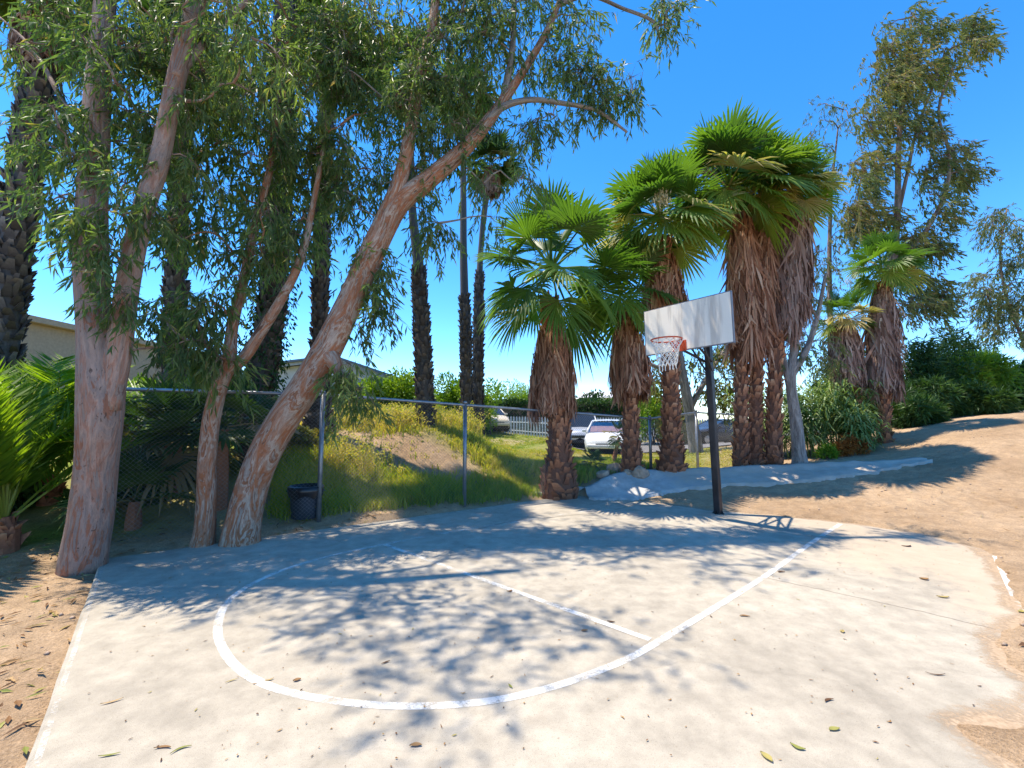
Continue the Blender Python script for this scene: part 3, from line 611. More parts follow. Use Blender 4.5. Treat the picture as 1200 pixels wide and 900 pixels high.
def boots(mb, P, rad, r, rows, around, proj=.05, tlo=.2, thi=.8):
    """criss-cross leaf bases up a trunk"""
    L = np.r_[0, np.cumsum(np.linalg.norm(np.diff(P, axis=0), axis=1))]
    for i in range(rows):
        u = (i + .5) / rows * L[-1]; q = min(np.searchsorted(L, u, 'right') - 1, len(P) - 2); f_ = (u - L[q]) / (L[q + 1] - L[q])
        c = P[q] * (1 - f_) + P[q + 1] * f_; T = nrm(P[q + 1] - P[q]); rr = rad[q] * (1 - f_) + rad[q + 1] * f_
        A = nrm(np.cross(T, [0.3, 1, 0])); B = np.cross(T, A); h = L[-1] / rows
        th = (np.arange(around) + .5 * (i % 2)) * 2 * np.pi / around + r.normal(0, .2, around)
        ra = np.cos(th)[:, None] * A + np.sin(th)[:, None] * B; ta = -np.sin(th)[:, None] * A + np.cos(th)[:, None] * B
        w_ = (np.pi * rr / around * 1.15 * r.uniform(.5, 1.2, around))[:, None]; pr = (proj * r.uniform(.2, 1.5, around) ** 1.3)[:, None]; hh = (h * r.uniform(.7, 2.0, around))[:, None]
        tw = r.normal(0, .6, around)[:, None] * w_
        bl, br = c + ra * rr * .96 - ta * w_, c + ra * rr * .96 + ta * w_
        c = c + T * r.normal(0, .35 * h, around)[:, None]; bl, br = c + ra * rr * .96 - ta * w_, c + ra * rr * .96 + ta * w_
        tl, tr_ = c + ra * (rr + pr) - ta * w_ * .45 + ta * tw + T * hh, c + ra * (rr + pr) + ta * w_ * .45 + ta * tw + T * hh
        kk = c + ra * rr * .9 + T * hh * .8
        V = np.stack([bl, br, tr_, tl, kk], 1).reshape(-1, 3); k = np.arange(around)[:, None] * 5; b = mb.n
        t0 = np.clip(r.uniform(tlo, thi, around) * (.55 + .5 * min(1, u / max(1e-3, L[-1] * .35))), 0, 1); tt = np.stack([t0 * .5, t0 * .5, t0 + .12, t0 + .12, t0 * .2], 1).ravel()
        mb.add(V, k + [[0, 1, 2, 3]], np.clip(tt, 0, 1)); mb.tri(np.concatenate([k + [[3, 2, 4]], k + [[0, 3, 4]], k + [[2, 1, 4]]]), b)
def skirt(mb, P, rad, r, n, wd=.022, ln=(.5, 1.0)):
    """hanging dead leaves: P/rad give the outline from top to bottom"""
    k = len(P) - 1; u = r.uniform(0, 1, n) ** .8 * .9; x = u * k; q = np.minimum(x.astype(int), k - 1); f_ = (x - q)[:, None]
    c = P[q] * (1 - f_) + P[q + 1] * f_; rr = (rad[q] * (1 - f_[:, 0]) + rad[q + 1] * f_[:, 0])
    a = r.uniform(0, 2 * np.pi, n); dep = r.uniform(.72, 1.06, n); o_ = np.c_[np.cos(a), np.sin(a), np.zeros(n)]
    H = np.linalg.norm(P[0] - P[-1]); p_ = r.uniform(0, 6.28, 4); rr = rr * (1 + .13 * np.sin(2 * a + p_[0]) + .08 * np.sin(5 * a + p_[1])); zlow = H * (.10 * np.sin(2 * a + p_[2]) + .09 * np.sin(5 * a + p_[3]) + .06); L_ = np.minimum(r.uniform(*ln, n), c[:, 2] - P[-1][2] - zlow + .2 * r.random(n)); L_ = np.maximum(L_, .12); st = c + o_ * (rr * dep)[:, None]
    tang = np.c_[-np.sin(a), np.cos(a), np.zeros(n)]
    d = nrm(np.c_[np.zeros(n), np.zeros(n), -np.ones(n)] + o_ * r.normal(-.03, .09, n)[:, None] + tang * r.normal(0, .2, n)[:, None])
    nn = nrm(o_ + tang * r.normal(0, .6, n)[:, None])
    w_ = wd * r.uniform(.5, 1.6, n)
    sdv = nrm(np.cross(d, nn)); m = st + d * (L_ * .55)[:, None] + o_ * (r.normal(.0, .025, n))[:, None]; e = st + d * L_[:, None] + tang * (r.normal(0, .06, n))[:, None]
    v = np.stack([st - sdv * w_[:, None] * .6, st + sdv * w_[:, None] * .6, m + sdv * w_[:, None], e, m - sdv * w_[:, None]], 1).reshape(-1, 3)
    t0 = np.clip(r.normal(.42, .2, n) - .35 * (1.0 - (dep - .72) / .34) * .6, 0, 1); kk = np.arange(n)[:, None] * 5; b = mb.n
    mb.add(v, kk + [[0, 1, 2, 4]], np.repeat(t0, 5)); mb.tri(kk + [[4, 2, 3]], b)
def palm_path(pts, n=30):
    P, rad = px_path(pts, n); z0 = tz(P[0][0], P[0][1])
    P[0][2] = min(P[0][2], z0) - .08; return P, rad
def fan_palm(trunk_px, crown, reach_px, skirt_px, label, seed, n=34, group='fan palms in a row behind the court', tr_mat='boot', sk_mat='skirt', leaf='fan_leaf', blade=.55, nseg=34, dead=.03, nskirt=2600, rows=None, flower=0, tmax=.62, e1=-48):
    """trunk_px: (px,py,depth,width px); skirt_px: (px,py,width px) from top to bottom"""
    r = np.random.default_rng(seed); Yd = trunk_px[0][2]
    P, rad = palm_path([(a, b, c, m_px(d / 2 * .82, c, a)) for a, b, c, d in trunk_px])
    base = np.array([P[0][0], P[0][1], tz(P[0][0], P[0][1])])
    t = thing('fan_palm', base, label, 'palm tree', group)
    mb = MB(); mb.tube(P, rad, 14, .12, rough=.05, r=r)
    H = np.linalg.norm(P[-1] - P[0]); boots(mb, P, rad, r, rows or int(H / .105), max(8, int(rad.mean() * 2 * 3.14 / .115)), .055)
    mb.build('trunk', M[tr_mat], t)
    cp = at(crown[0], crown[1], Yd + (crown[2] if len(crown) > 2 else 0)); reach = m_px(reach_px, Yd, crown[0])
    if skirt_px:
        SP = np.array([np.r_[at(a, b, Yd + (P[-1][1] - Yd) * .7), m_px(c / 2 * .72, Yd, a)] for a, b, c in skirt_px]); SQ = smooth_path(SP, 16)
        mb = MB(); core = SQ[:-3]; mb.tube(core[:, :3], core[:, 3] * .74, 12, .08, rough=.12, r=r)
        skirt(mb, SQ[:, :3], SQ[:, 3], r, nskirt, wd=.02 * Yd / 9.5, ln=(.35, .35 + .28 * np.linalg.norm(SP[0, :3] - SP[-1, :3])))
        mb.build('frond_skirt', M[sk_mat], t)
    mb = MB(); fan_crown(mb, cp, reach, n, r, blade=blade, nseg=nseg, dead=dead, tmax=tmax, e1=e1)
    mb.build('crown', M[leaf], t)
    if flower:
        mb = MB()
        for q in range(flower):
            a = r.uniform(0, 6.28); P_ = smooth_path(np.array([cp, cp + np.array([math.cos(a) * reach * .4, math.sin(a) * reach * .4, .25]), cp + np.array([math.cos(a) * reach * .75, math.sin(a) * reach * .75, -.25])]), 10)
            mb.tube(P_, np.linspace(.02, .008, 10), 4, .3)
            m = 160; c = P_[r.integers(4, 10, m)] + r.normal(0, .07, (m, 3)); mb.kites(c, np.c_[r.normal(0, .5, (m, 2)), -np.ones(m)], unit(m, r), .13, .02, r.uniform(.2, 1, m))
        mb.build('flower_stalks', M['flower_stalk'], t)
    return t
fan_palm([(655, 577, 9.25, 52), (655, 560, 9.25, 44), (656, 530, 9.25, 31), (655, 490, 9.3, 29), (650, 430, 9.3, 28), (645, 350, 9.3, 24)], (646, 318), 110, [(647, 372, 26), (648, 395, 44), (648, 425, 58), (647, 460, 62), (647, 486, 56)],
         'stout fan palm nearest the court with a wide open green crown and short brown skirt', 101, n=25, e1=-58, tmax=.5, dead=.07, blade=.5, nseg=40, nskirt=3000)
fan_palm([(740, 556, 10.2, 30), (740, 540, 10.2, 26), (739, 500, 10.25, 20), (738, 440, 10.3, 20), (732, 365, 10.3, 19)], (728, 340), 78, [(733, 372, 24), (736, 400, 50), (738, 430, 60), (738, 452, 54), (738, 464, 44)],
         'shorter fan palm with a bushy brown skirt between the nearest palm and the hoop', 102, n=20, tmax=.5, e1=-55)
fan_palm([(788, 556, 10.3, 46), (787, 540, 10.3, 34), (787, 500, 10.35, 24), (785, 430, 10.4, 23), (781, 350, 10.4, 22), (776, 280, 10.4, 20)], (773, 255), 92, [(775, 285, 26), (777, 320, 56), (779, 355, 68), (781, 385, 62), (782, 400, 50)],
         'fan palm standing right behind the backboard with its flared dark trunk foot on the bank', 103, n=34, flower=2, dead=.12)
fan_palm([(868, 549, 10.8, 24), (868, 520, 10.8, 20), (869, 450, 10.85, 18), (870, 380, 10.9, 18), (870, 290, 10.9, 17)], (854, 220), 100, [(869, 250, 30), (869, 290, 52), (871, 340, 58), (872, 385, 56), (873, 418, 44)],
         'tall fan palm just right of the hoop pole, leftmost trunk of the close trio', 104, n=36, sk_mat='skirt', flower=2, dead=.14)
fan_palm([(885, 549, 11.1, 24), (885, 520, 11.1, 20), (886, 450, 11.15, 18), (889, 380, 11.2, 18), (895, 280, 11.2, 17)], (897, 215), 82, [(897, 245, 28), (895, 290, 48), (892, 345, 52), (889, 390, 50), (888, 416, 38)],
         'tall fan palm in the middle of the close trio right of the hoop pole', 105, n=30, dead=.12)
fan_palm([(907, 548, 10.9, 28), (907, 520, 10.9, 22), (908, 450, 10.95, 19), (914, 380, 11, 19), (926, 270, 11, 18)], (930, 225), 70, [(931, 240, 34), (929, 275, 52), (926, 320, 56), (921, 360, 52), (917, 395, 40)],
         'tall fan palm with long shaggy skirt, rightmost of the close trio beside the forked eucalyptus', 106, n=30, dead=.22, sk_mat='skirt_grey', flower=3)
fan_palm([(1038, 524, 12.5, 26), (1037, 500, 12.5, 17), (1036, 450, 12.5, 16), (1035, 390, 12.5, 16), (1034, 330, 12.5, 15)], (1035, 312), 60, [(1035, 335, 24), (1034, 365, 48), (1035, 400, 52), (1036, 435, 50), (1038, 462, 36)],
         'fan palm with grey shaggy skirt at the corner of the dirt mound', 107, n=26, dead=.16, sk_mat='skirt_grey', flower=2)
fan_palm([(1014, 524, 12.7, 22), (1010, 500, 12.7, 14), (1002, 450, 12.7, 13), (990, 390, 12.7, 12)], (987, 372), 48, [(987, 375, 30), (990, 395, 56), (993, 425, 56), (998, 455, 42)],
         'small leaning grey-skirted fan palm with few fronds, left of the mound corner palm', 108, n=20, dead=.3, sk_mat='skirt_grey', nskirt=1500)

def tall_palm(px, crown, reach_px, label, seed, group, boot_to=None, n=30, wrap=0, leaf='fan_leaf_dark', skirtp=True):
    """slender background palm: rough boots below, smooth grey above"""
    r = np.random.default_rng(seed); P, rad = palm_path([(a, b, c, m_px(d / 2, c, a)) for a, b, c, d in px], 40); Yd = px[0][2]
    base = np.array([P[0][0], P[0][1], tz(P[0][0], P[0][1])]); t = thing('slender_palm', base, label, 'palm tree', group)
    mb = MB(); mb.tube(P, rad, 12, .5, rough=.04, r=r); mb.build('trunk', M['palm_bark_smooth'], t, smooth=True)
    zt = at(0, boot_to, Yd)[2] if boot_to is not None else 1e9; k = max(4, int((P[:, 2] < zt).sum()))
    mb = MB(); H = np.linalg.norm(P[k - 1] - P[0]); boots(mb, P[:k], rad[:k] * 1.12, r, int(H / .10), 11, .05, .15, .85); mb.build('leaf_bases', M['boot_grey'], t)
    if crown:
        cp = P[-1] + np.array([0, 0, .1]); reach = m_px(reach_px, Yd); mb = MB(); fan_crown(mb, cp, reach, n, r, tmin=.1, tmax=.5, nseg=24, dead=.06); mb.build('crown', M[leaf], t)
        if skirtp:
            mb = MB(); SQ = np.array([cp - [0, 0, .1 + .14 * q] for q in range(8)]); skirt(mb, SQ, np.array([.15, .25, .32, .34, .33, .30, .27, .24]), r, 700, .03, (.3, .7)); mb.build('frond_skirt', M['skirt_grey'], t)
    if wrap:
        mb = MB(); m = wrap; q = r.integers(0, 33, m); an = r.uniform(0, 6.28, m); rr = .16 + .30 * r.random(m)
        c = P[q] + np.c_[np.cos(an) * rr, np.sin(an) * rr, r.normal(0, .12, m)]; d = np.c_[np.cos(an) * .5, np.sin(an) * .5, -np.ones(m)] + r.normal(0, .35, (m, 3))
        mb.kites(c, d, unit(m, r), r.uniform(.06, .13, m), r.uniform(.03, .06, m), r.uniform(0, .9, m), curl=.1); mb.build('climbing_ivy', M['dark_leaf'], t)
    return t
G2 = 'slender palms beyond the fence'
tall_palm([(501, 514, 11.4, 24), (499, 490, 11.4, 19), (495, 400, 11.4, 17), (490, 310, 11.4, 14), (483, 240, 11.4, 10), (478, 90, 11.4, 9)], True, 55, 'slender palm with a dark stubbly trunk rising from the bare dirt of the weedy slope', 201, G2, 308)
tall_palm([(549, 508, 14, 19), (547, 480, 14, 13), (546, 400, 14, 12), (544, 340, 14, 10), (543, 260, 14, 8), (543, 120, 14, 7)], True, 46, 'slender palm behind the second fence post, smooth grey above a thick dark collar', 202, G2, 342)
tall_palm([(559, 507, 15, 16), (560, 470, 15, 11), (561, 380, 15, 11), (563, 300, 15, 7), (568, 245, 15, 7), (576, 196, 15, 7)], True, 40, 'thinnest slender palm with a small dark crown, first one left of the open sky', 203, G2, 315, n=36)
tall_palm([(373, 505, 9.8, 34), (374, 470, 9.8, 24), (375, 390, 9.8, 18), (376, 300, 9.8, 18), (380, 180, 9.8, 16), (386, 60, 9.8, 15)], True, 62, 'dark slender palm half hidden behind the leaning eucalyptus trunk', 204, G2, None, leaf='fan_leaf')
tall_palm([(292, 545, 8.6, 36), (300, 480, 8.6, 32), (316, 380, 8.6, 30), (327, 250, 8.6, 27), (332, 100, 8.6, 24), (336, -60, 8.6, 22)], True, 70, 'palm trunk wrapped in dark green climbing leaves behind the slender eucalyptus', 205, G2, None, wrap=5200)
tall_palm([(196, 560, 8.2, 34), (202, 470, 8.2, 26), (206, 330, 8.2, 24), (210, 200, 8.2, 22), (216, 60, 8.2, 20)], True, 75, 'shaded palm trunk seen through foliage right of the forked eucalyptus', 206, G2, None)
tall_palm([(-14, 560, 6.4, 52), (-4, 470, 6.4, 46), (8, 350, 6.4, 44), (22, 250, 6.4, 42), (38, 140, 6.4, 40), (58, 10, 6.4, 36)], True, 72, 'thick dark palm trunk leaning into the left border of the photo', 207, G2, None)

# ------------------------------------------------------------------ eucalyptus trees
def leafy(mb, c, rad, per, r, L=.14, W=.024, wind=(0, 0, 0), tlo=.05, thi=.75, spread=.75, twig_t=.5, tw_r=.0035, limit=None, yellow=.04):
    """drooping tassels of narrow leaves: c (n,3) cluster centres"""
    c = np.asarray(c); n = len(c); per_tw = 13; ntw = max(1, per // per_tw)
    C = np.repeat(c, ntw, 0); RR = np.repeat(np.broadcast_to(rad, (n,)), ntw); m = len(C)
    st = C + unit(m, r) * (r.random(m) ** .45 * RR)[:, None] * [1, 1, .85]
    d = nrm(nrm(st - C) * .5 + unit(m, r) * spread + np.array([0, 0, -.75]) + np.array(wind)); ln = r.uniform(.22, .5, m) * L / .14
    Lf = np.repeat(np.arange(m), per_tw); q = r.uniform(.05, 1, len(Lf))
    sag = np.array([0, 0, -1.0]) * (q ** 2 * .25 * ln[Lf])[:, None]
    p = st[Lf] + d[Lf] * (q * ln[Lf])[:, None] + sag
    ld = nrm(d[Lf] * .5 + unit(len(Lf), r) * .62 + np.array([0, 0, -.62]) + np.array(wind) * .8)
    tcl = np.repeat(r.uniform(tlo, thi, n), ntw)[Lf]; ti = np.clip(tcl * .55 + r.uniform(tlo, thi, len(Lf)) * .45, 0, 1)
    ti = np.where(r.random(len(Lf)) < yellow, r.uniform(.75, 1, len(Lf)), ti)
    mb.kites(p, ld, unit(len(Lf), r), L * r.uniform(.42, 1.45, len(Lf)), W * r.uniform(.7, 1.35, len(Lf)), ti, curl=.06, mi=0)
    # twigs
    e = st + d * ln[:, None] + np.array([0, 0, -1.0]) * (.25 * ln)[:, None]; a = C + (st - C) * .0
    for s0, s1, k in ((a, st, 1.4), (st, e, 1.0)):
        ax_ = nrm(s1 - s0); n1 = nrm(np.cross(ax_, unit(m, r))) * tw_r * k; n2 = np.cross(ax_, n1)
        v = np.stack([s0 + n1, s0 - n1 * .5 + n2 * .86, s0 - n1 * .5 - n2 * .86, s1], 1).reshape(-1, 3); kk = np.arange(m)[:, None] * 4; b = mb.n
        mb.v.append(v); mb.t.append(np.full(len(v), .5)); mb.b.append(v.copy()); mb.n += len(v); mb.tri(np.concatenate([kk + [[0, 1, 3]], kk + [[1, 2, 3]], kk + [[2, 0, 3]]]), b, 1)
def grow(mb, skel, targets, r, r0=.022, r1=.007, seg=5, dark=.5, mi=0):
    """branches from the nearest skeleton point to every cluster"""
    S_ = np.asarray(skel); T_ = np.asarray(targets); order = np.argsort([np.min(np.linalg.norm(S_ - t_, axis=1)) for t_ in T_])
    for i in order:
        t_ = T_[i]; dv = np.linalg.norm(S_ - t_, axis=1) + np.maximum(0, S_[:, 2] - t_[2] + .1) * .6; k = np.argmin(dv); a = S_[k]; L = np.linalg.norm(t_ - a)
        if L < .08: continue
        mid1 = a + (t_ - a) * .35 + r.normal(0, .07, 3) * L + np.array([0, 0, .10 * L]); mid2 = a + (t_ - a) * .72 + r.normal(0, .06, 3) * L + np.array([0, 0, .06 * L])
        P = smooth_path(np.array([a, mid1, mid2, t_]), max(6, int(L * 5))); s_ = min(1.6, .5 + L * .5)
        mb.tube(P, np.linspace(r0 * s_, r1, len(P)), seg, dark, caps=False, mi=mi); S_ = np.r_[S_, P[len(P) // 3:]]
def eucalyptus(stems, regions, label, seed, barkm, leafm='euc_leaf', group=None, L=.14, W=.024, per=150, wind=(0, 0, 0), seg=18, rough=.06, yellow=.04, branch_r=(.022, .007), tlo=.05, thi=.75, name='eucalyptus_tree', extra=(), twig_mat='bark_brown', limbm=None):
    r = np.random.default_rng(seed); t = None; skel = []
    for si, st in enumerate(stems):
        P, rad = px_path([(a, b, c, m_px(d / 2, c, a)) for a, b, c, d in st], 46)
        if si == 0:
            z0 = tz(P[0][0], P[0][1]); P[0][2] = z0 - .12; t = thing(name, (P[0][0], P[0][1], z0), label, 'tree', group)
        mb = MB(); mb.tube(P, rad, seg if si == 0 or st[0][3] > 16 else 10, rough=rough, r=r)
        mb.build('trunk' if si == 0 else 'limb', M[barkm if si == 0 or limbm is None or st[0][3] > 20 else limbm], t, smooth=True); skel.append(P[10:] if si == 0 else P[4:])
    C, Rd, N = [], [], []
    for (ex, ey, rx, ry, d0, d1, n, cr) in regions:
        k = 0
        while k < n:
            u = r.uniform(-1, 1, 2)
            if u[0]**2 + u[1]**2 > 1: continue
            Yd = r.uniform(d0, d1); C.append(at(ex + u[0] * rx, ey + u[1] * ry, Yd)); Rd.append(m_px(cr * r.uniform(.7, 1.3), Yd, ex)); k += 1
    for (x, y, z, n, sx, sy, sz, cr) in extra:
        C += list(np.array([x, y, z]) + np.clip(r.normal(size=(n, 3)), -1.6, 1.6) * [sx, sy, sz] * .6); Rd += list(cr * r.uniform(.7, 1.3, n))
    C = np.array(C); Rd = np.array(Rd)
    mb = MB(); leafy(mb, C, Rd, per, r, L, W, wind, tlo, thi, yellow=yellow); grow(mb, np.concatenate(skel), C, r, *branch_r, mi=2); mb.build('crown', [M[leafm], M[twig_mat], M[limbm or barkm]], t)
    return t
# big forked tree at the left corner of the pad
eucalyptus([[(97, 662, 4.95, 64), (99, 645, 4.93, 60), (105, 610, 4.9, 58), (112, 550, 4.85, 57), (118, 480, 4.76, 60), (118, 420, 4.78, 58), (110, 365, 4.8, 46), (107, 300, 4.85, 44), (108, 220, 4.9, 40), (114, 120, 5, 36), (122, 20, 5.2, 31), (135, -150, 5.5, 24), (145, -330, 5.8, 14)],
            [(128, 480, 4.74, 30), (138, 420, 4.74, 34), (146, 360, 4.75, 30), (156, 300, 4.78, 30), (168, 245, 4.8, 29), (186, 190, 4.85, 27), (203, 110, 4.9, 26), (225, 20, 5.0, 24), (255, -110, 5.3, 20), (290, -280, 5.8, 12)],
            [(118, 180, 4.9, 12), (80, 130, 5.0, 9), (40, 60, 5.2, 6), (0, 20, 5.4, 3)], [(205, 90, 4.85, 14), (250, 40, 5.2, 10), (300, -10, 5.6, 6)]],
           [(95, 45, 80, 76, 4.5, 5.8, 23, 30), (76, 160, 46, 48, 4.6, 5.4, 11, 24), (112, 265, 22, 30, 4.35, 4.6, 4, 22), (165, 225, 22, 30, 4.4, 4.65, 3, 22), (150, 350, 14, 10, 4.5, 4.65, 2, 18), (190, 115, 60, 90, 4.85, 6.2, 24, 28), (260, 50, 70, 70, 4.3, 6.2, 18, 30), (205, 375, 36, 46, 5.2, 6.0, 7, 26), (72, 235, 22, 24, 4.6, 5, 3, 18), (215, 250, 40, 55, 5.5, 6.5, 9, 26)],
           'massive forked eucalyptus with pinkish grey bark at the near left corner of the pad', 301, 'bark_pink', per=170, extra=[(-4.6, 5.4, 9.4, 18, 1.8, 1.4, 1.4, .5), (-2.9, 3.9, 7.4, 12, 1.3, .7, .7, .42)], group='eucalyptus trees beside the court')
# slender tree
eucalyptus([[(236, 641, 5.75, 34), (240, 625, 5.75, 28), (243, 580, 5.75, 25), (243, 540, 5.75, 22), (248, 490, 5.75, 22), (258, 450, 5.77, 20), (268, 425, 5.78, 18), (272, 385, 5.83, 14), (285, 330, 5.94, 12), (300, 260, 6.11, 11), (318, 190, 6.33, 9), (330, 90, 6.55, 7)],
            [(262, 440, 5.78, 14), (285, 420, 5.80, 15), (305, 390, 5.86, 14), (330, 350, 5.94, 12), (352, 305, 6.05, 10), (365, 250, 6.22, 8), (380, 170, 6.44, 6)], [(264, 430, 5.78, 9), (240, 400, 5.78, 7), (225, 360, 5.83, 5)]],
           [(285, 279, 30, 50, 5.60, 6.22, 7, 26), (330, 174, 80, 90, 6.00, 6.99, 30, 30), (380, 94, 80, 90, 6.33, 7.21, 27, 30), (235, 324, 35, 60, 5.40, 6.11, 7, 28), (255, 414, 28, 22, 5.50, 5.83, 4, 24), (355, 294, 20, 40, 6.00, 6.38, 4, 22), (280, 54, 80, 80, 6.11, 6.99, 22, 32), (220, 184, 50, 90, 5.78, 6.66, 13, 30)],
           'slender eucalyptus with a thin reddish trunk standing left of the leaning one', 302, 'bark_salmon', per=180, extra=[(-2.6, 6.9, 9.2, 10, 1.4, 1.2, 1.2, .5)], group='eucalyptus trees beside the court', thi=.85, L=.15, W=.028)
# leaning tree
eucalyptus([[(281, 636, 5.85, 53), (283, 622, 5.85, 44), (292, 580, 5.85, 41), (308, 535, 5.86, 40), (333, 490, 5.88, 40), (360, 450, 5.92, 40), (385, 408, 5.97, 37), (410, 355, 6.05, 33), (436, 295, 6.15, 30), (466, 240, 6.25, 27), (500, 212, 6.35, 22), (545, 174, 6.47, 18), (575, 138, 6.57, 14), (610, 88, 6.67, 10), (645, 28, 6.82, 8), (668, -40, 6.92, 6), (690, -150, 7.08, 4)],
            [(448, 268, 6.20, 26), (466, 220, 6.22, 20), (478, 170, 6.28, 16), (490, 100, 6.38, 14), (508, 20, 6.47, 11), (515, -70, 6.62, 9), (525, -200, 6.82, 6)],
            [(560, 156, 6.53, 13), (585, 128, 6.55, 9), (620, 117, 6.60, 7), (660, 121, 6.62, 6), (700, 130, 6.67, 5), (735, 155, 6.67, 3)],
            [(655, 5, 6.85, 7), (690, -5, 6.88, 5), (730, 10, 6.88, 4), (765, 25, 6.88, 4), (773, 45, 6.88, 3)], [(590, 115, 6.62, 10), (600, 60, 6.72, 8), (603, 0, 6.82, 7), (612, -100, 6.92, 5)],
            [(378, 412, 5.95, 28), (390, 422, 5.86, 22), (396, 436, 5.8, 13), (398, 445, 5.77, 5)]],
           [(450, 84, 80, 90, 6.12, 6.92, 28, 28), (520, 54, 60, 80, 6.32, 7.02, 22, 28), (490, 154, 60, 60, 6.12, 6.72, 15, 26), (545, 144, 36, 60, 6.32, 6.82, 8, 24), (640, 54, 55, 60, 6.57, 7.08, 13, 24), (690, 59, 42, 50, 6.62, 7.02, 7, 20), (660, 144, 50, 22, 6.53, 6.78, 4, 18), (710, 99, 45, 28, 6.57, 6.88, 7, 18), (735, 114, 26, 18, 6.62, 6.78, 3, 16), (790, 14, 26, 24, 6.82, 6.92, 5, 16),
            (610, 184, 24, 40, 6.53, 6.82, 4, 17), (440, 294, 24, 30, 6.07, 6.28, 3, 17), (425, 359, 26, 34, 6.03, 6.17, 4, 17), (460, 324, 24, 16, 6.07, 6.22, 2, 15), (508, 249, 26, 26, 6.32, 6.53, 4, 18), (560, 234, 30, 28, 6.42, 6.72, 2, 16), (412, 446, 16, 22, 5.65, 5.80, 5, 18), (400, 209, 50, 70, 6.22, 6.82, 15, 25), (410, 34, 70, 70, 6.32, 7.12, 16, 30), (600, -46, 80, 30, 6.62, 7.12, 7, 28), (560, 14, 50, 50, 6.53, 7.02, 10, 26)],
           'leaning eucalyptus with peeling salmon and cream bark arching over the court', 303, 'bark_salmon', per=165, extra=[(-1.4, 6.9, 9.4, 14, 2.0, 1.3, 1.2, .5)], group='eucalyptus trees beside the court', limbm='bark_grey', thi=.8, L=.145, W=.026)
# pale forked one among the palms
eucalyptus([[(938, 546, 10.9, 22), (936, 530, 10.9, 17), (932, 490, 10.9, 15), (927, 450, 10.9, 13), (930, 415, 11, 11), (938, 370, 11.1, 8), (945, 320, 11.2, 7), (955, 240, 11.4, 5)], [(930, 475, 10.9, 9), (922, 440, 10.9, 7), (915, 400, 11, 6), (905, 350, 11.1, 4)], [(928, 440, 10.9, 10), (945, 410, 10.9, 8), (958, 370, 11, 6), (968, 320, 11, 4)]],
           [(955, 330, 26, 50, 11, 12, 8, 24), (940, 410, 30, 24, 11, 12, 4, 20), (968, 400, 20, 30, 11.2, 12.2, 4, 20), (900, 380, 20, 30, 12, 12.6, 3, 20)],
           'pale grey forked eucalyptus trunk right beside the close trio of palms', 304, 'bark_grey', per=150, L=.16, W=.03, leafm='euc_leaf_dry')
# tall windblown tree at the right
eucalyptus([[(1024, 520, 15.5, 22), (1026, 470, 15.5, 15), (1032, 400, 15.5, 13), (1045, 320, 15.5, 11), (1052, 240, 15.5, 9), (1053, 170, 15.6, 7), (1060, 110, 15.7, 5), (1085, 40, 15.8, 3)],
            [(1040, 340, 15.5, 8), (1060, 300, 15.3, 7), (1085, 270, 15.2, 6), (1108, 225, 15.2, 6), (1112, 180, 15.2, 5), (1100, 130, 15.3, 4), (1120, 70, 15.4, 3)], [(1050, 260, 15.5, 6), (1064, 200, 15.6, 5), (1075, 150, 15.6, 4), (1110, 60, 15.7, 3)]],
           [(1075, 60, 46, 46, 15, 16.6, 16, 24), (1120, 40, 40, 22, 15, 16, 9, 20), (1050, 120, 42, 50, 15, 16.5, 16, 22), (1025, 180, 26, 40, 15, 16, 8, 20), (1100, 150, 32, 40, 15, 16, 8, 20), (1110, 200, 26, 30, 15, 16, 7, 18), (1020, 240, 34, 30, 15, 16.5, 7, 20), (1080, 260, 40, 40, 15, 16, 8, 20), (1075, 340, 24, 36, 15, 16, 6, 20), (1060, 300, 30, 30, 15.4, 16.4, 9, 20), (1010, 270, 26, 40, 15.4, 16.6, 8, 20), (1095, 330, 20, 50, 15, 16, 7, 18), (1040, 70, 26, 30, 15.2, 16.4, 7, 20)],
           'tall windblown eucalyptus with thin brownish crown towering over the mound corner palms', 305, 'bark_brown', per=310, L=.20, W=.044, tlo=.08, thi=.85, wind=(.55, 0, .15), leafm='euc_leaf_dry', branch_r=(.04, .012), twig_mat='bark_brown')
eucalyptus([[(975, 520, 19, 10), (974, 420, 19, 8), (972, 320, 19, 6), (974, 230, 19, 4), (982, 150, 19, 2)]], [(975, 150, 26, 34, 18.5, 19.5, 6, 16), (955, 190, 24, 34, 18.5, 19.5, 6, 16), (975, 230, 28, 40, 18.5, 19.5, 7, 18), (975, 300, 24, 40, 18.5, 19.5, 6, 18)],
           'thin wispy eucalyptus top showing between the palm trio and the tall windblown tree', 306, 'bark_brown', per=110, L=.2, W=.036, leafm='euc_leaf_dry', branch_r=(.03, .01))
eucalyptus([[(1230, 500, 17, 9), (1215, 440, 17, 7), (1195, 390, 17, 5), (1180, 350, 17, 4), (1172, 300, 17, 3), (1180, 245, 17, 2)], [(1212, 430, 17, 7), (1205, 360, 17, 5), (1208, 300, 17, 4), (1215, 240, 17, 2)]], [(1172, 335, 34, 50, 16.5, 17.5, 20, 16), (1185, 275, 34, 40, 16.5, 17.5, 16, 16), (1215, 330, 36, 70, 16.5, 17.5, 16, 18), (1175, 385, 34, 20, 16.5, 17.5, 8, 14)],
           'sparse pinkish eucalyptus at the right border above the dirt mound', 307, 'bark_brown', per=190, L=.19, W=.034, leafm='euc_leaf_dry', branch_r=(.03, .01), wind=(-.2, 0, 0))
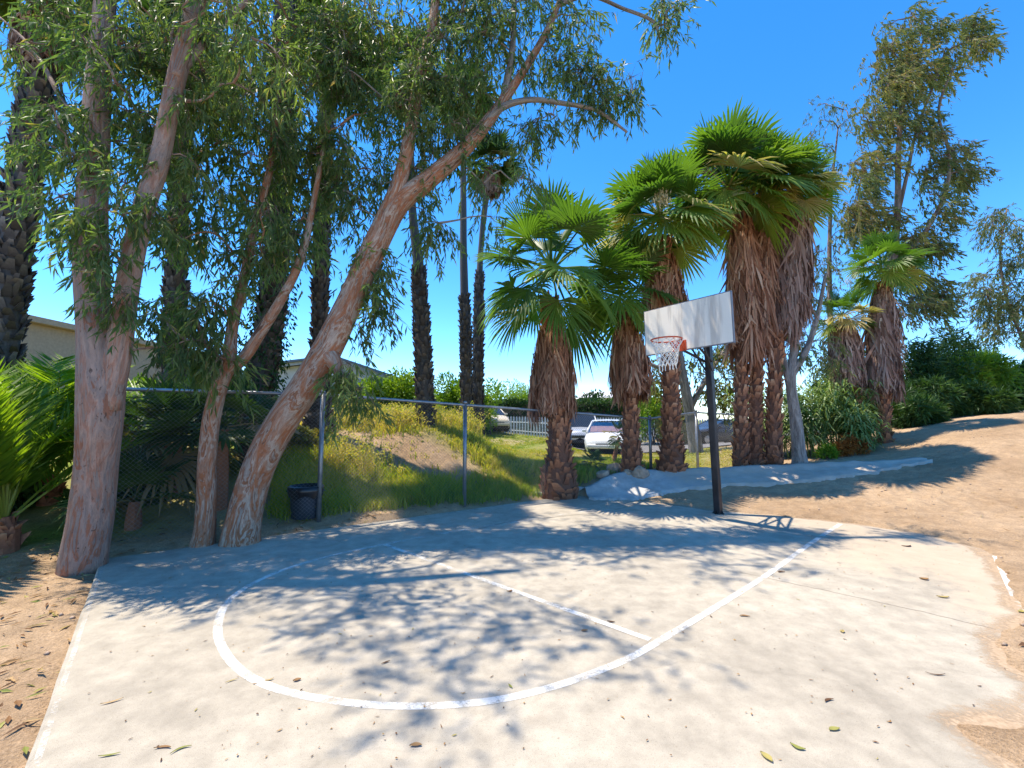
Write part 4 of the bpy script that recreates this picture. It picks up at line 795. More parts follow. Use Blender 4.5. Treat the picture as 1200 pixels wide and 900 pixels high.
# tree with a bluish leaning trunk behind the fence under the backboard
eucalyptus([[(818, 545, 17, 20), (813, 510, 17, 16), (806, 470, 17, 13), (798, 430, 17, 10), (792, 390, 17, 7)], [(808, 480, 17, 8), (830, 440, 17, 6), (850, 410, 17, 5)], [(800, 440, 17, 6), (770, 430, 17, 5), (750, 420, 17, 4)]],
           [(845, 440, 34, 34, 16.5, 18, 14, 20), (770, 440, 30, 24, 16.5, 18, 8, 20), (830, 400, 40, 26, 16.5, 18, 8, 20), (850, 470, 26, 16, 16.5, 18, 5, 16)],
           'tree with a pale bluish leaning trunk and olive foliage behind the fence under the backboard', 308, 'bark_grey', per=190, L=.17, W=.05, leafm='olive_leaf', name='leaning_tree', branch_r=(.03, .01))

# ------------------------------------------------------------------ low palms at the left
def feather_palm(loc, n, ln, label, seed, leaf='frond_leaf', e0=80, e1=10, az=None, group=None, lw=.026):
    r = np.random.default_rng(seed); t = thing('feather_palm', loc, label, 'palm', group); mb = MB(); mt = MB()
    mt.tube([np.array(loc) - [0, 0, .1], np.array(loc) + [0, 0, .25], np.array(loc) + [0, 0, .4]], [.16, .14, .06], 10, .3); boots(mt, np.array([np.array(loc), np.array(loc) + [0, 0, .38]]), np.array([.16, .1]), r, 5, 9, .06)
    for i in range(n):
        t_ = (i + .5) / n; a = i * 2.4 + r.normal(0, .3) if az is None else r.uniform(*az); el = R(e0 + (e1 - e0) * t_ + r.normal(0, 6)); L = ln * r.uniform(.8, 1.1)
        h = np.array([math.cos(a), math.sin(a), 0]); q = np.linspace(0, 1, 26)
        ang = el - q ** 1.4 * R(62) * r.uniform(.7, 1.2); st = L / 25; P = np.array(loc) + [0, 0, .3] + np.cumsum(np.c_[np.cos(ang)[:, None] * h[:2] * st, np.sin(ang) * st], 0)
        mb.tube(P, np.linspace(.017, .004, 26), 4, .85, caps=False)
        T = nrm(np.gradient(P, axis=0)); sde = nrm(np.cross(T, [0, 0, 1])); k = np.repeat(np.arange(4, 26), 3); kk = np.clip(k + r.uniform(0, 1, len(k)), 0, 24.99); f_ = (kk % 1)[:, None]; ki = kk.astype(int)
        pc = P[ki] * (1 - f_) + P[ki + 1] * f_; TT = T[ki]; tint = r.uniform(.15, .6)
        for s_ in (-1, 1):
            d = nrm(sde[ki] * s_ + TT * .75 + np.array([0, 0, .32]) + r.normal(0, .10, (len(k), 3))); lf = (.20 + .26 * np.sin(np.pi * (kk - 3) / 24)) * ln / 2 * r.uniform(.85, 1.1, len(k))
            mb.kites(pc, d, nrm(np.cross(d, TT) + r.normal(0, .2, (len(k), 3))), lf, lw, np.clip(tint + r.normal(0, .08, len(k)), 0, 1), mid=.35)
    mt.build('stem', M['boot'], t); mb.build('fronds', M[leaf], t); return t
def onground(px, Y):
    x = (px - 600) / F * Y * .997; return np.array([x, Y, tz(x, Y)])
feather_palm(onground(16, 5.3), 40, 2.25, 'bright green feathery young palm glowing in the sun at the left border', 401, e0=90, e1=34, az=(R(62), R(298)), lw=.032)
feather_palm(onground(-46, 5.9), 24, 2.2, 'young feathery palm cut off by the left border before the dark leaning palm trunk', 402, e0=88, e1=30, lw=.03)
feather_palm(onground(66, 7.0), 24, 2.5, 'yellow green feathery young palm just left of the massive forked eucalyptus', 403, e0=86, e1=30)
def low_fan(loc, reach, n, label, seed, leaf='fan_leaf_dark', dead=.15, stem=0.0, e1=-10, h=.35):
    r = np.random.default_rng(seed); t = thing('low_fan_palm', loc, label, 'palm'); mt = MB(); p = np.array(loc)
    top_ = p + [stem * .35, 0, h]; mt.tube([p - [0, 0, .08], (p + top_) / 2, top_], [.13 * reach, .11 * reach, .08 * reach], 8, .3); mt.build('stem', M['boot'], t)
    mb = MB(); fan_crown(mb, top_, reach, n, r, nseg=26, dead=dead, e1=e1, e0=80); mb.build('fronds', M[leaf], t); return t
low_fan(onground(205, 7.3), 1.25, 20, 'dark low fan palm with a few dead hanging fronds between the two left eucalyptus trunks', 411, e1=-25, h=.9)
low_fan(onground(262, 6.9), 1.0, 13, 'shaded low fan palm drooping over the slender eucalyptus trunk', 412, e1=-20, h=1.2, dead=.08)
low_fan(onground(165, 6.2), .8, 10, 'small dark fan palm tucked against the foot of the massive forked eucalyptus', 413, e1=0, dead=.25)
low_fan(onground(694, 10.6), .42, 12, 'tiny dark fan palm seedling among the yellow weeds right of the nearest fan palm', 414, dead=0, h=.12)
low_fan(onground(716, 11.2), .5, 8, 'little fan palm on a thin leaning stem in front of the white sedan', 415, dead=.3, stem=.6, h=.75)

# ------------------------------------------------------------------ shrubs, hedges, reeds
def shrub(px, py_top, py_bot, Y, w_px, leaf, label, seed, n=2600, ls=.11, name='shrub', cat='shrub', group=None, depth=None, lw=.5, lump=9, tlo=.05, thi=.8, droop=0):
    r = np.random.default_rng(seed); x = (px - 600) / F * Y; zt = at(px, py_top, Y)[2]; zg = tz(x, Y); H = max(.3, zt - zg); wx = m_px(w_px / 2, Y, px); wy = depth or wx * .9
    t = thing(name, (x, Y, zg), label, cat, group); mb = MB()
    lc = np.c_[r.uniform(-.75, .75, lump) * wx, r.uniform(-.7, .7, lump) * wy, r.uniform(.3, .86, lump) * H]; lr = r.uniform(.28, .5, lump)
    # a few round the foot and one on top so the outline fills its space
    lc[0] = [0, 0, H * .78]; lc[1] = [-wx * .5, 0, H * .35]; lc[2] = [wx * .5, 0, H * .35]
    for q in range(4): e = lc[r.integers(lump)]; mb.tube(smooth_path(np.array([[x + r.normal(0, .1), Y + r.normal(0, .1), zg - .05], [x + e[0] * .5, Y + e[1] * .5, zg + e[2] * .6], [x + e[0], Y + e[1], zg + e[2]]]), 8), np.linspace(.04, .012, 8), 5, .4)
    mb.build('stems', M['bark_brown'], t); mb = MB()
    k = r.integers(0, lump, n); u = unit(n, r); rad = (r.random(n) ** .35)[:, None]
    c = lc[k] + u * rad * np.stack([lr[k] * wx, lr[k] * wy, lr[k] * H * .75], 1); c[:, 2] = np.abs(c[:, 2]); c = c + [x, Y, zg]
    d = u * .8 + unit(n, r) * .8 + [0, 0, .25 - droop]; tn = np.clip(r.uniform(tlo, thi, lump)[k] * .5 + r.uniform(tlo, thi, n) * .5, 0, 1)
    mb.kites(c, d, unit(n, r), ls * r.uniform(.6, 1.4, n), ls * lw * r.uniform(.7, 1.2, n), tn, curl=.08); mb.build('foliage', M[leaf], t)
    return t
def reed(px, py_top, Y, w_px, label, seed, n=26, leaf='reed_leaf', group='giant reeds'):
    r = np.random.default_rng(seed); x = (px - 600) / F * Y; zg = tz(x, Y); H = at(px, py_top, Y)[2] - zg; wx = m_px(w_px / 2, Y); t = thing('giant_reed', (x, Y, zg), label, 'reeds', group); ms = MB(); mb = MB()
    for q in range(n):
        b = np.array([x + r.uniform(-.6, .6) * wx, Y + r.uniform(-.5, .5) * wx, zg - .05]); h = H * r.uniform(.6, 1.02); ln_ = np.array([r.normal(0, .16) * h + (b[0] - x) * .5, r.normal(0, .14) * h, h])
        P = smooth_path(np.array([b, b + ln_ * [.35, .35, .5], b + ln_]), 12); ms.tube(P, np.linspace(.016, .005, 12), 4, .4, caps=False)
        m = 30; k = np.linspace(2, 11, m); f_ = (k % 1)[:, None]; ki = np.minimum(k.astype(int), 10); c = P[ki] * (1 - f_) + P[ki + 1] * f_; a = np.arange(m) * 2.6 + r.normal(0, .4, m)
        d = np.c_[np.cos(a), np.sin(a), r.uniform(.2, 1.1, m)]; d = nrm(d); L = r.uniform(.35, .75, m); W = r.uniform(.03, .055, m); s_ = nrm(np.cross(d, [0, 0, 1.]))
        mid_ = c + d * (L * .5)[:, None]; e = mid_ + nrm(d + [0, 0, -1.3]) * (L * .5)[:, None]; s_ = s_ * W[:, None] / 2
        v = np.stack([c - s_ * .5, c + s_ * .5, mid_ + s_, e, mid_ - s_], 1).reshape(-1, 3); kk = np.arange(m)[:, None] * 5; b0 = mb.n
        mb.add(v, kk + [[0, 1, 2, 4]], np.repeat(np.clip(r.uniform(.1, .9, m), 0, 1), 5)); mb.tri(kk + [[4, 2, 3]], b0)
    ms.build('stems', M['reed_leaf'], t); mb.build('leaves', M[leaf], t); return t
gb = 'bright shrubs along the far side of the weedy slope'
for (px, pt, Y, wp, lab, sd_) in [(432, 448, 19, 44, 'bright yellow green shrub under the sloping grey roof edge', 1), (462, 446, 19, 36, 'bright green shrub just right of the low end of the grey roof', 2), (484, 438, 18.6, 40, 'taller round bright green shrub left of the first slender palm trunk', 3),
      (522, 443, 19, 44, 'leafy bright green shrub between the first and second slender palm trunks', 4), (582, 456, 29, 48, 'yellowish green shrub right of the thinnest slender palm', 5), (610, 459, 29.5, 44, 'low yellow green shrub sloping down to the picket fence', 6), (640, 463, 30, 50, 'green shrub behind the skirt of the nearest fan palm', 7), (552, 452, 22, 40, 'green shrub showing between the two rightmost slender palm trunks', 8), (404, 455, 19.5, 34, 'green shrub against the white house wall behind the broken limb stub', 9)]:
    shrub(px, pt, 505, Y, wp * 1.7, 'bright_leaf', lab, 500 + sd_, n=5200, ls=.16, group=gb, tlo=.1, thi=.9)
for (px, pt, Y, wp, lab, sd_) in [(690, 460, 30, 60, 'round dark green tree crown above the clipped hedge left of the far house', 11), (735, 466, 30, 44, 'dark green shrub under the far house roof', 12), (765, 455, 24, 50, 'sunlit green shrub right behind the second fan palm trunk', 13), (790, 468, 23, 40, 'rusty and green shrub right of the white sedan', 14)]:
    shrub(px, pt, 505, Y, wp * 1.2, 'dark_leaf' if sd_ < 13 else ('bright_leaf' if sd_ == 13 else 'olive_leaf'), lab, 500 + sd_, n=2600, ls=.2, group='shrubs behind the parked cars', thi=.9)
# clipped hedge
def hedge(xa, xb, ya, yb, zt, label, seed, leaf='dark_leaf', th=.8, n=9000):
    r = np.random.default_rng(seed); zg = min(tz(xa, ya), tz(xb, yb)); t = thing('clipped_hedge', ((xa + xb) / 2, (ya + yb) / 2, zg), label, 'hedge'); mb = MB(); mc = MB()
    u = r.random(n); x = xa + (xb - xa) * u; y = ya + (yb - ya) * u + r.uniform(-th / 2, th / 2, n) ; z = zg + (zt - zg) * r.random(n) ** .8 + r.normal(0, .04, n); face = r.random(n)
    y = np.where(face < .5, ya + (yb - ya) * u - th / 2 + r.normal(0, .06, n), y); z = np.where(face > .8, zt + r.normal(0, .06, n) + .08 * np.sin(u * 40), z)
    mb.kites(np.c_[x, y, z], unit(n, r) + [0, -.3, .2], unit(n, r), .16 * r.uniform(.6, 1.4, n), .09, r.uniform(.05, .8, n)); mb.build('foliage', M[leaf], t)
    d = np.array([xb - xa, yb - ya, 0]); L = np.linalg.norm(d); d = d / L; mc.box([(xa + xb) / 2, (ya + yb) / 2, (zg + zt) / 2 - .1], (L, th * .7, zt - zg - .1), np.c_[d, [-d[1], d[0], 0], [0, 0, 1]], .1); mc.build('branches', M['bark_brown'], t); return t
hedge(-2.6, 11.5, 27.5, 28.5, 2.75, 'long dark green clipped hedge behind the white picket fence and the cars', 601, n=18000)
hedge(-8.0, -1.2, 20.5, 23.5, 2.7, 'dark hedge below the bright shrubs at the back of the weedy slope', 602, n=14000)
reed(985 - 40, 440, 12.6, 60, 'light green giant reed clump behind the pale forked eucalyptus', 611, n=34)
reed(985, 425, 12.9, 56, 'light green giant reed clump between the pale forked eucalyptus and the small leaning palm', 612, n=34)
reed(893, 455, 13.6, 70, 'light green giant reeds seen between the trunks of the close palm trio', 613, n=30)
reed(1003, 470, 12.0, 40, 'low giant reed clump spilling over the leaning rail at the end of the fence', 614, n=18)
gt = 'bushes of the thicket behind the dirt mound'
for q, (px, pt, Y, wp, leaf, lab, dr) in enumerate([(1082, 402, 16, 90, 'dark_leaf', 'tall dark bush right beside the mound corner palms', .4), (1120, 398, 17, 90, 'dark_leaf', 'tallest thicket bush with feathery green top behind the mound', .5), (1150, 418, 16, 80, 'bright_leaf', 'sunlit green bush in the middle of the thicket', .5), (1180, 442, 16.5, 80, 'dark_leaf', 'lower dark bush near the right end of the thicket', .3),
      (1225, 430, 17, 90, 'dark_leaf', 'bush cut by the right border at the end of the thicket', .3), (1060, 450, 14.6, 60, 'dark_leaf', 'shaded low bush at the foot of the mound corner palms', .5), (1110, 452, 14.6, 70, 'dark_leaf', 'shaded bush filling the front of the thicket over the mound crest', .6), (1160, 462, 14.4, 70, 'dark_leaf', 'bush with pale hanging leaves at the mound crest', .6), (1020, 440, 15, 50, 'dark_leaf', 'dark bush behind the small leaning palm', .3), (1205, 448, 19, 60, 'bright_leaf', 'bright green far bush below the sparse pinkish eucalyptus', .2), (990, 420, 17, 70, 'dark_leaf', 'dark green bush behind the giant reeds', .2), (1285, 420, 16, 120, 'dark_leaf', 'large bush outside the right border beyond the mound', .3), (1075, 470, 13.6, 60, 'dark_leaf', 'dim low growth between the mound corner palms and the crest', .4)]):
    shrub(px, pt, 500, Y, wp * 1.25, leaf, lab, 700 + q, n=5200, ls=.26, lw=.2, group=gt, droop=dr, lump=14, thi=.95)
shrub(992, 512, 546, 11.9, 46, 'rust_leaf', 'rusty orange dried shrub at the end of the fence beside the bank', 731, n=1500, ls=.13, lw=.3, thi=1)
shrub(966, 522, 546, 11.8, 26, 'bright_leaf', 'small fresh green weed patch under the leaning rail', 732, n=700, ls=.12, lw=.3, name='weed_clump', cat='weeds')
gd = 'undergrowth behind the left fence'
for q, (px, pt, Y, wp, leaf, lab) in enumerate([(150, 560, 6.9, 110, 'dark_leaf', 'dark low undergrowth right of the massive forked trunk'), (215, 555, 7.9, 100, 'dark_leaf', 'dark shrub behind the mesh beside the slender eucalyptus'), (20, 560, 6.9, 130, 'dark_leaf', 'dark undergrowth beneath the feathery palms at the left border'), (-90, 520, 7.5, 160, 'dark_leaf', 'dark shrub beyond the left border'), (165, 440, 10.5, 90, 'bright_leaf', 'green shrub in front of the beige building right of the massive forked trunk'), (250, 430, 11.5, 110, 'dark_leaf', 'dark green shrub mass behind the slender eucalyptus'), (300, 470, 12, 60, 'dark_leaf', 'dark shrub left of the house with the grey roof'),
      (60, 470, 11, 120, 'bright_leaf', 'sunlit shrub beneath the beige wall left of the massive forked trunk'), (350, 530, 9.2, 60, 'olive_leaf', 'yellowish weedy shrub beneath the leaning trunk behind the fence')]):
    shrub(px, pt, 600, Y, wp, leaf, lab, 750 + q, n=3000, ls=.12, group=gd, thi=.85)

# ------------------------------------------------------------------ grass, weeds, rocks, litter
r = np.random.default_rng(5)
def tufts(n, xr, yr, accept, hfun, tint, per=7, wd=.012, seed=1, lean=.35):
    r = np.random.default_rng(seed); u = r.random(n); y = 1 / (1 / yr[0] + u * (1 / yr[1] - 1 / yr[0])); x = r.uniform(*xr, n) * (y / yr[1])
    k = accept(x, y) > r.random(n); x, y = x[k], y[k]; z = terrain(x, y); n = len(x)
    X_ = np.repeat(x, per) + r.normal(0, .05, n * per); Y_ = np.repeat(y, per) + r.normal(0, .05, n * per); Z_ = np.repeat(z, per) - .02
    h = np.repeat(hfun(x, y, r), per) * r.uniform(.5, 1.25, n * per); a = r.uniform(0, 6.28, n * per); l = np.abs(r.normal(0, lean, n * per))
    d = nrm(np.c_[np.cos(a) * l, np.sin(a) * l, np.ones(n * per)]); t0 = np.clip(np.repeat(tint(x, y, r), per) + r.normal(0, .1, n * per), 0, 1)
    b = np.c_[X_, Y_, Z_]; w_ = wd * (np.repeat(y, per) / 9) ** .8 * r.uniform(.6, 1.5, n * per); s_ = np.c_[-np.sin(a + .7), np.cos(a + .7), np.zeros(n * per)] * w_[:, None]
    m = b + d * (h * .6)[:, None]; e = m + nrm(d + np.c_[np.cos(a) * .6, np.sin(a) * .6, np.full(n * per, -.15)]) * (h * .45)[:, None]
    v = np.stack([b - s_, b + s_, m + s_ * .7, m - s_ * .7, e], 1).reshape(-1, 3); return v, np.repeat(t0, 5), n * per, e, h
def grassmesh(name, parts, kind='stuff'):
    mb = MB()
    for v, t0, n, e, h in parts:
        k = np.arange(n)[:, None] * 5; b = mb.n; mb.add(v, k + [[0, 1, 2, 3]], t0); mb.tri(k + [[3, 2, 4]], b)
    o = mb.build(name, M['grass']); o['kind'] = kind; return o, mb
def bareness(x, y): return np.clip(1.5 * np.exp(-(((x + 1.7) / 1.2)**2 + ((y - 9.75) / .75)**2)) + 1.2 * np.exp(-(((x + 3.3) / 1.4)**2 + ((y - 9.9) / .6)**2)), 0, 1)
def inlot(x, y): return ss(1.5, 2.5, x) * ss(17.8, 18.8, y)
acc = lambda x, y: ss(.0, .35, behind_fence(x, y)) * (1 - .97 * bareness(x, y)) * ss(9, 7.5, x) * (1 - inlot(x, y)) * (x > -10)
def gt_(x, y, r):
    near = ss(2.6, .3, behind_fence(x, y)); lawn = ss(15, 18, y)
    return np.clip(.66 - .28 * near * ss(-6, -1, -np.abs(x + .5)) + .22 * vnoise(x, y, 1.8, 31) - .25 * lawn * ss(3, 0, x) + r.normal(0, .07, len(x)), .02, 1)
p_a = tufts(30000, (-14, 16), (6.6, 26), acc, lambda x, y, r: np.clip(.16 + .10 * vnoise(x, y, 2.1, 33) + .07 * ss(2.5, .2, behind_fence(x, y)), .07, .4) * np.where((y > 11.3) & (x / y > -.085), .45, np.where(y > 12.5, .7, 1)), gt_, 7, .010, 41)
o, _ = grassmesh('meadow_grass', [p_a]); tag(o, 'green and yellow grass covering the slope behind the chain link fence', 'grass')
wacc = lambda x, y: np.clip(.25 + 1.1 * vnoise(x, y, 1.1, 35), 0, 1) * ss(.4, 1.2, behind_fence(x, y)) * ss(17, 13, y) * (1 - bareness(x, y)) * ss(6.5, 5, x) * (x > -7) * (1 - ss(-.09, -.055, x / y) * ss(10.3, 11.3, y))
p_b = tufts(5200, (-7, 9), (8.6, 17), wacc, lambda x, y, r: r.uniform(.35, .8, len(x)) * np.clip(.6 + .4 * ss(11, 9, y) * 0 + .5 * np.exp(-((x + .6) / 1.5)**2), .3, 1), lambda x, y, r: np.clip(r.normal(.74, .13, len(x)), .3, 1), 6, .010, 43, .22)
mb = MB(); v, t0, n, e, h = p_b; k = np.arange(n)[:, None] * 5; mb.add(v, k + [[0, 1, 2, 3]], t0); mb.tri(k + [[3, 2, 4]], 0)
q = np.repeat(np.arange(n), 6); mb.kites(e[q] + r.normal(0, .045, (len(q), 3)) - [0, 0, .04], unit(len(q), r) + [0, 0, .4], unit(len(q), r), .06, .028, np.clip(r.normal(.7, .2, len(q)), .2, 1))
o = mb.build('dry_weeds', M['grass']); tag(o, 'tall dry straw coloured weeds on the slope behind the fence', 'weeds', kind='stuff')
for q, (px, py, Y, sz, lab) in enumerate([(722, 553, 10.4, .34, 'pinkish brown rock beside the little fan palm on the thin stem'), (748, 551, 9.9, .36, 'tan angular rock at the foot of the palm with the bushy skirt'), (706, 560, 10.0, .26, 'small pale rock at the torn end of the bank'), (734, 557, 9.95, .24, 'smaller tan rock lying left of the palm with the bushy skirt')]):
    rr = np.random.default_rng(900 + q); bm = bmesh.new(); bmesh.ops.create_icosphere(bm, subdivisions=3, radius=.5)
    pl = [(nrm(rr.normal(size=3)), rr.uniform(.27, .42)) for _ in range(11)]
    for vv in bm.verts:
        c = np.array(vv.co)
        for nn, dd in pl:
            ex = c.dot(nn) - dd
            if ex > 0: c = c - nn * ex
        vv.co = Vector(c * np.array([1.2, .9, .85]) * sz * 1.3 + rr.normal(0, .006, 3))
    me = bpy.data.meshes.new('rock'); bm.to_mesh(me); bm.free(); me.materials.append(M['rock']); o = bpy.data.objects.new('rock', me); COL.objects.link(o)
    p = onground(px, Y); o.location = (p[0], p[1], p[2] + sz * .2); o.rotation_euler = (0, 0, rr.uniform(0, 6)); tag(o, lab, 'rock', 'rocks at the palm feet')

# ------------------------------------------------------------------ buildings
def wallbox(mb, x0, x1, y0, y1, z0, z1): mb.box([(x0 + x1) / 2, (y0 + y1) / 2, (z0 + z1) / 2], (x1 - x0, y1 - y0, z1 - z0))
b1 = thing('long_building', (-18.5, 16, tz(-18.5, 16)), 'long plain tan stucco building behind the trees at the left', 'building')
mb = MB(); wallbox(mb, -26, -15.6, 2, 25, -.3, 4.72); mb.build('wall', M['stucco_beige'], b1)
mb = MB(); wallbox(mb, -26.3, -15.3, 1.7, 25.3, 4.723, 4.93); bev(mb.build('roof', M['stucco_beige'], b1), .02)
ap = at(394, 417, 22); rt = at(468, 442, 22); lf = at(300, 428, 22); zb = .9
b2 = thing('gabled_house', (ap[0], 26, tz(ap[0], 26)), 'white stucco house with a low pitched grey roof behind the leaning eucalyptus', 'house')
mb = MB(); Yf, Yb = 22.3, 34.0; xl, xr = lf[0] + .3, rt[0] - .3; zl, zr_ = lf[2] - .15, rt[2] - .1; pts2 = [(xl, zb - .6), (xr, zb - .6), (xr, zr_ - .05), (ap[0], ap[2] - .22), (xl, zl - .05)]
v = np.array([(a, Yf, b) for a, b in pts2] + [(a, Yb, b) for a, b in pts2]); mb.add(v, [(0, 1, 6, 5), (1, 2, 7, 6), (2, 3, 8, 7), (3, 4, 9, 8), (4, 0, 5, 9)]); mb.tri([(0, 4, 3), (0, 3, 2), (0, 2, 1), (5, 8, 9), (5, 7, 8), (5, 6, 7)], 0); mb.build('wall', M['stucco_white'], b2)
mb = MB()
for (a, b) in ((lf, ap), (ap, rt)):
    p, q = np.array([a[0], 0, a[2]]), np.array([b[0], 0, b[2]]); d = q - p; L = np.linalg.norm(d); d = d / L; nn = np.array([-d[2], 0, d[0]]); ext = .35 if b is rt else -.0
    mb.box([(p[0] + q[0]) / 2 - nn[0] * .06, (Yf - .45 + Yb) / 2, (p[2] + q[2]) / 2 - nn[2] * .06], (L + .02, Yb - Yf + .9, .11), np.c_[d, [0, 1, 0], nn])
mb.build('roof', M['roof_grey'], b2)
mb = MB()
for (a, b) in ((lf, ap), (ap, rt)):
    p, q = np.array([a[0], Yf - .48, a[2] - .17]), np.array([b[0], Yf - .48, b[2] - .17]); d = q - p; L = np.linalg.norm(d); d = d / L; nn = np.array([-d[2], 0, d[0]]); mb.box((p + q) / 2, (L, .05, .2), np.c_[d, [0, 1, 0], nn])
mb.build('fascia', M['fascia'], b2)
for cx, wd_ in ((-10.6, 1.5), (-7.4, 1.2)):
    mb = MB(); mb.box([cx, Yf - .02, 2.35], (wd_ + .16, .08, 1.16)); f_ = mb.build('window', M['white_paint'], b2); mb = MB(); mb.box([cx, Yf - .065, 2.35], (wd_, .02, 1.0)); mb.build('pane', M['window_glass'], f_)
mb = MB(); g0, g1 = at(385, 478, 15.5), at(508, 482, 15.5)
o = mb.box([(g0[0] + g1[0]) / 2, 15.6, 1.2], (g1[0] - g0[0], .2, 2 * (g0[2] - 1.2))).build('garden_wall', M['stucco_grey']); tag(bev(o, .02), 'plain grey stucco garden wall behind the bare dirt slope', 'wall')
hx = at(712, 463, 55); b3 = thing('far_house', (hx[0], 56, .5), 'small far white house whose pale roof shows above the hedge', 'house')
mb = MB(); wallbox(mb, hx[0] - 3.2, hx[0] + 3.4, 53, 60, 0, hx[2] - .45); mb.build('wall', M['stucco_white'], b3)
mb = MB(); v = np.array([(hx[0] - 3.8, 52.4, hx[2] - .45), (hx[0] + 4, 52.4, hx[2] - .45), (hx[0] + 4, 60.6, hx[2] - .45), (hx[0] - 3.8, 60.6, hx[2] - .45), (hx[0] - 2.5, 56.5, hx[2] + .55), (hx[0] + 2.6, 56.5, hx[2] + .55)])
mb.add(v, [(0, 1, 5, 4), (2, 3, 4, 5), (0, 3, 2, 1)]); mb.tri([(1, 2, 5), (3, 0, 4)], 0); mb.build('roof', M['stucco_white'], b3)
mb = MB(); mb.box([hx[0] + 1.2, 52.97, hx[2] - 1.2], (1.1, .06, .8)); f_ = mb.build('window', M['fascia'], b3); mb = MB(); mb.box([hx[0] + 1.2, 52.93, hx[2] - 1.2], (.95, .03, .66)); mb.build('pane', M['window_glass'], f_)
# white picket fence
pf = thing('picket_fence', (4, 26, tz(4, 26)), 'white picket fence across the far lawn behind the parked cars', 'fence')
fa, fb = at(592, 489, 25.5), at(835, 492, 27.5); L = np.linalg.norm((fb - fa)[:2]); n = int(L / .17); mb = MB(); d = nrm((fb - fa)); RR = np.c_[[d[0], d[1], 0], [-d[1], d[0], 0], [0, 0, 1]]
for q in range(n):
    u = q / n; p = fa + (fb - fa) * u; zg = tz(p[0], p[1]); zt = p[2]
    mb.box([p[0], p[1], (zg + zt) / 2], (.095, .022, zt - zg), RR); b = mb.n
    e = np.array([d[0], d[1], 0]) * .0475; f2 = np.array([-d[1], d[0], 0]) * .011; tp = np.array([p[0], p[1], zt])
    mb.add([tp - e - f2, tp + e - f2, tp + [0, 0, .07] - f2, tp - e + f2, tp + e + f2, tp + [0, 0, .07] + f2], [(0, 1, 4, 3), (1, 2, 5, 4), (2, 0, 3, 5)]); mb.tri([(0, 2, 1), (3, 4, 5)], b)
mb.build('pickets', M['white_paint'], pf)
mb = MB(); 
for fz in (.22, .72):
    pts_ = []
    for u in np.linspace(0, 1, 14): p = fa + (fb - fa) * u; zg = tz(p[0], p[1]); pts_.append([p[0] - d[1] * .035, p[1] + d[0] * .035, zg + (p[2] - zg) * fz])
    mb.tube(pts_, .03, 4)
mb.build('rails', M['white_paint'], pf)
for u in np.linspace(0, 1, 6):
    p = fa + (fb - fa) * u; zg = tz(p[0], p[1]); mb = MB(); mb.box([p[0] - d[1] * .1, p[1] + d[0] * .1, (zg + p[2]) / 2], (.09, .09, p[2] - zg + .05), RR); mb.build('post', M['white_paint'], pf)

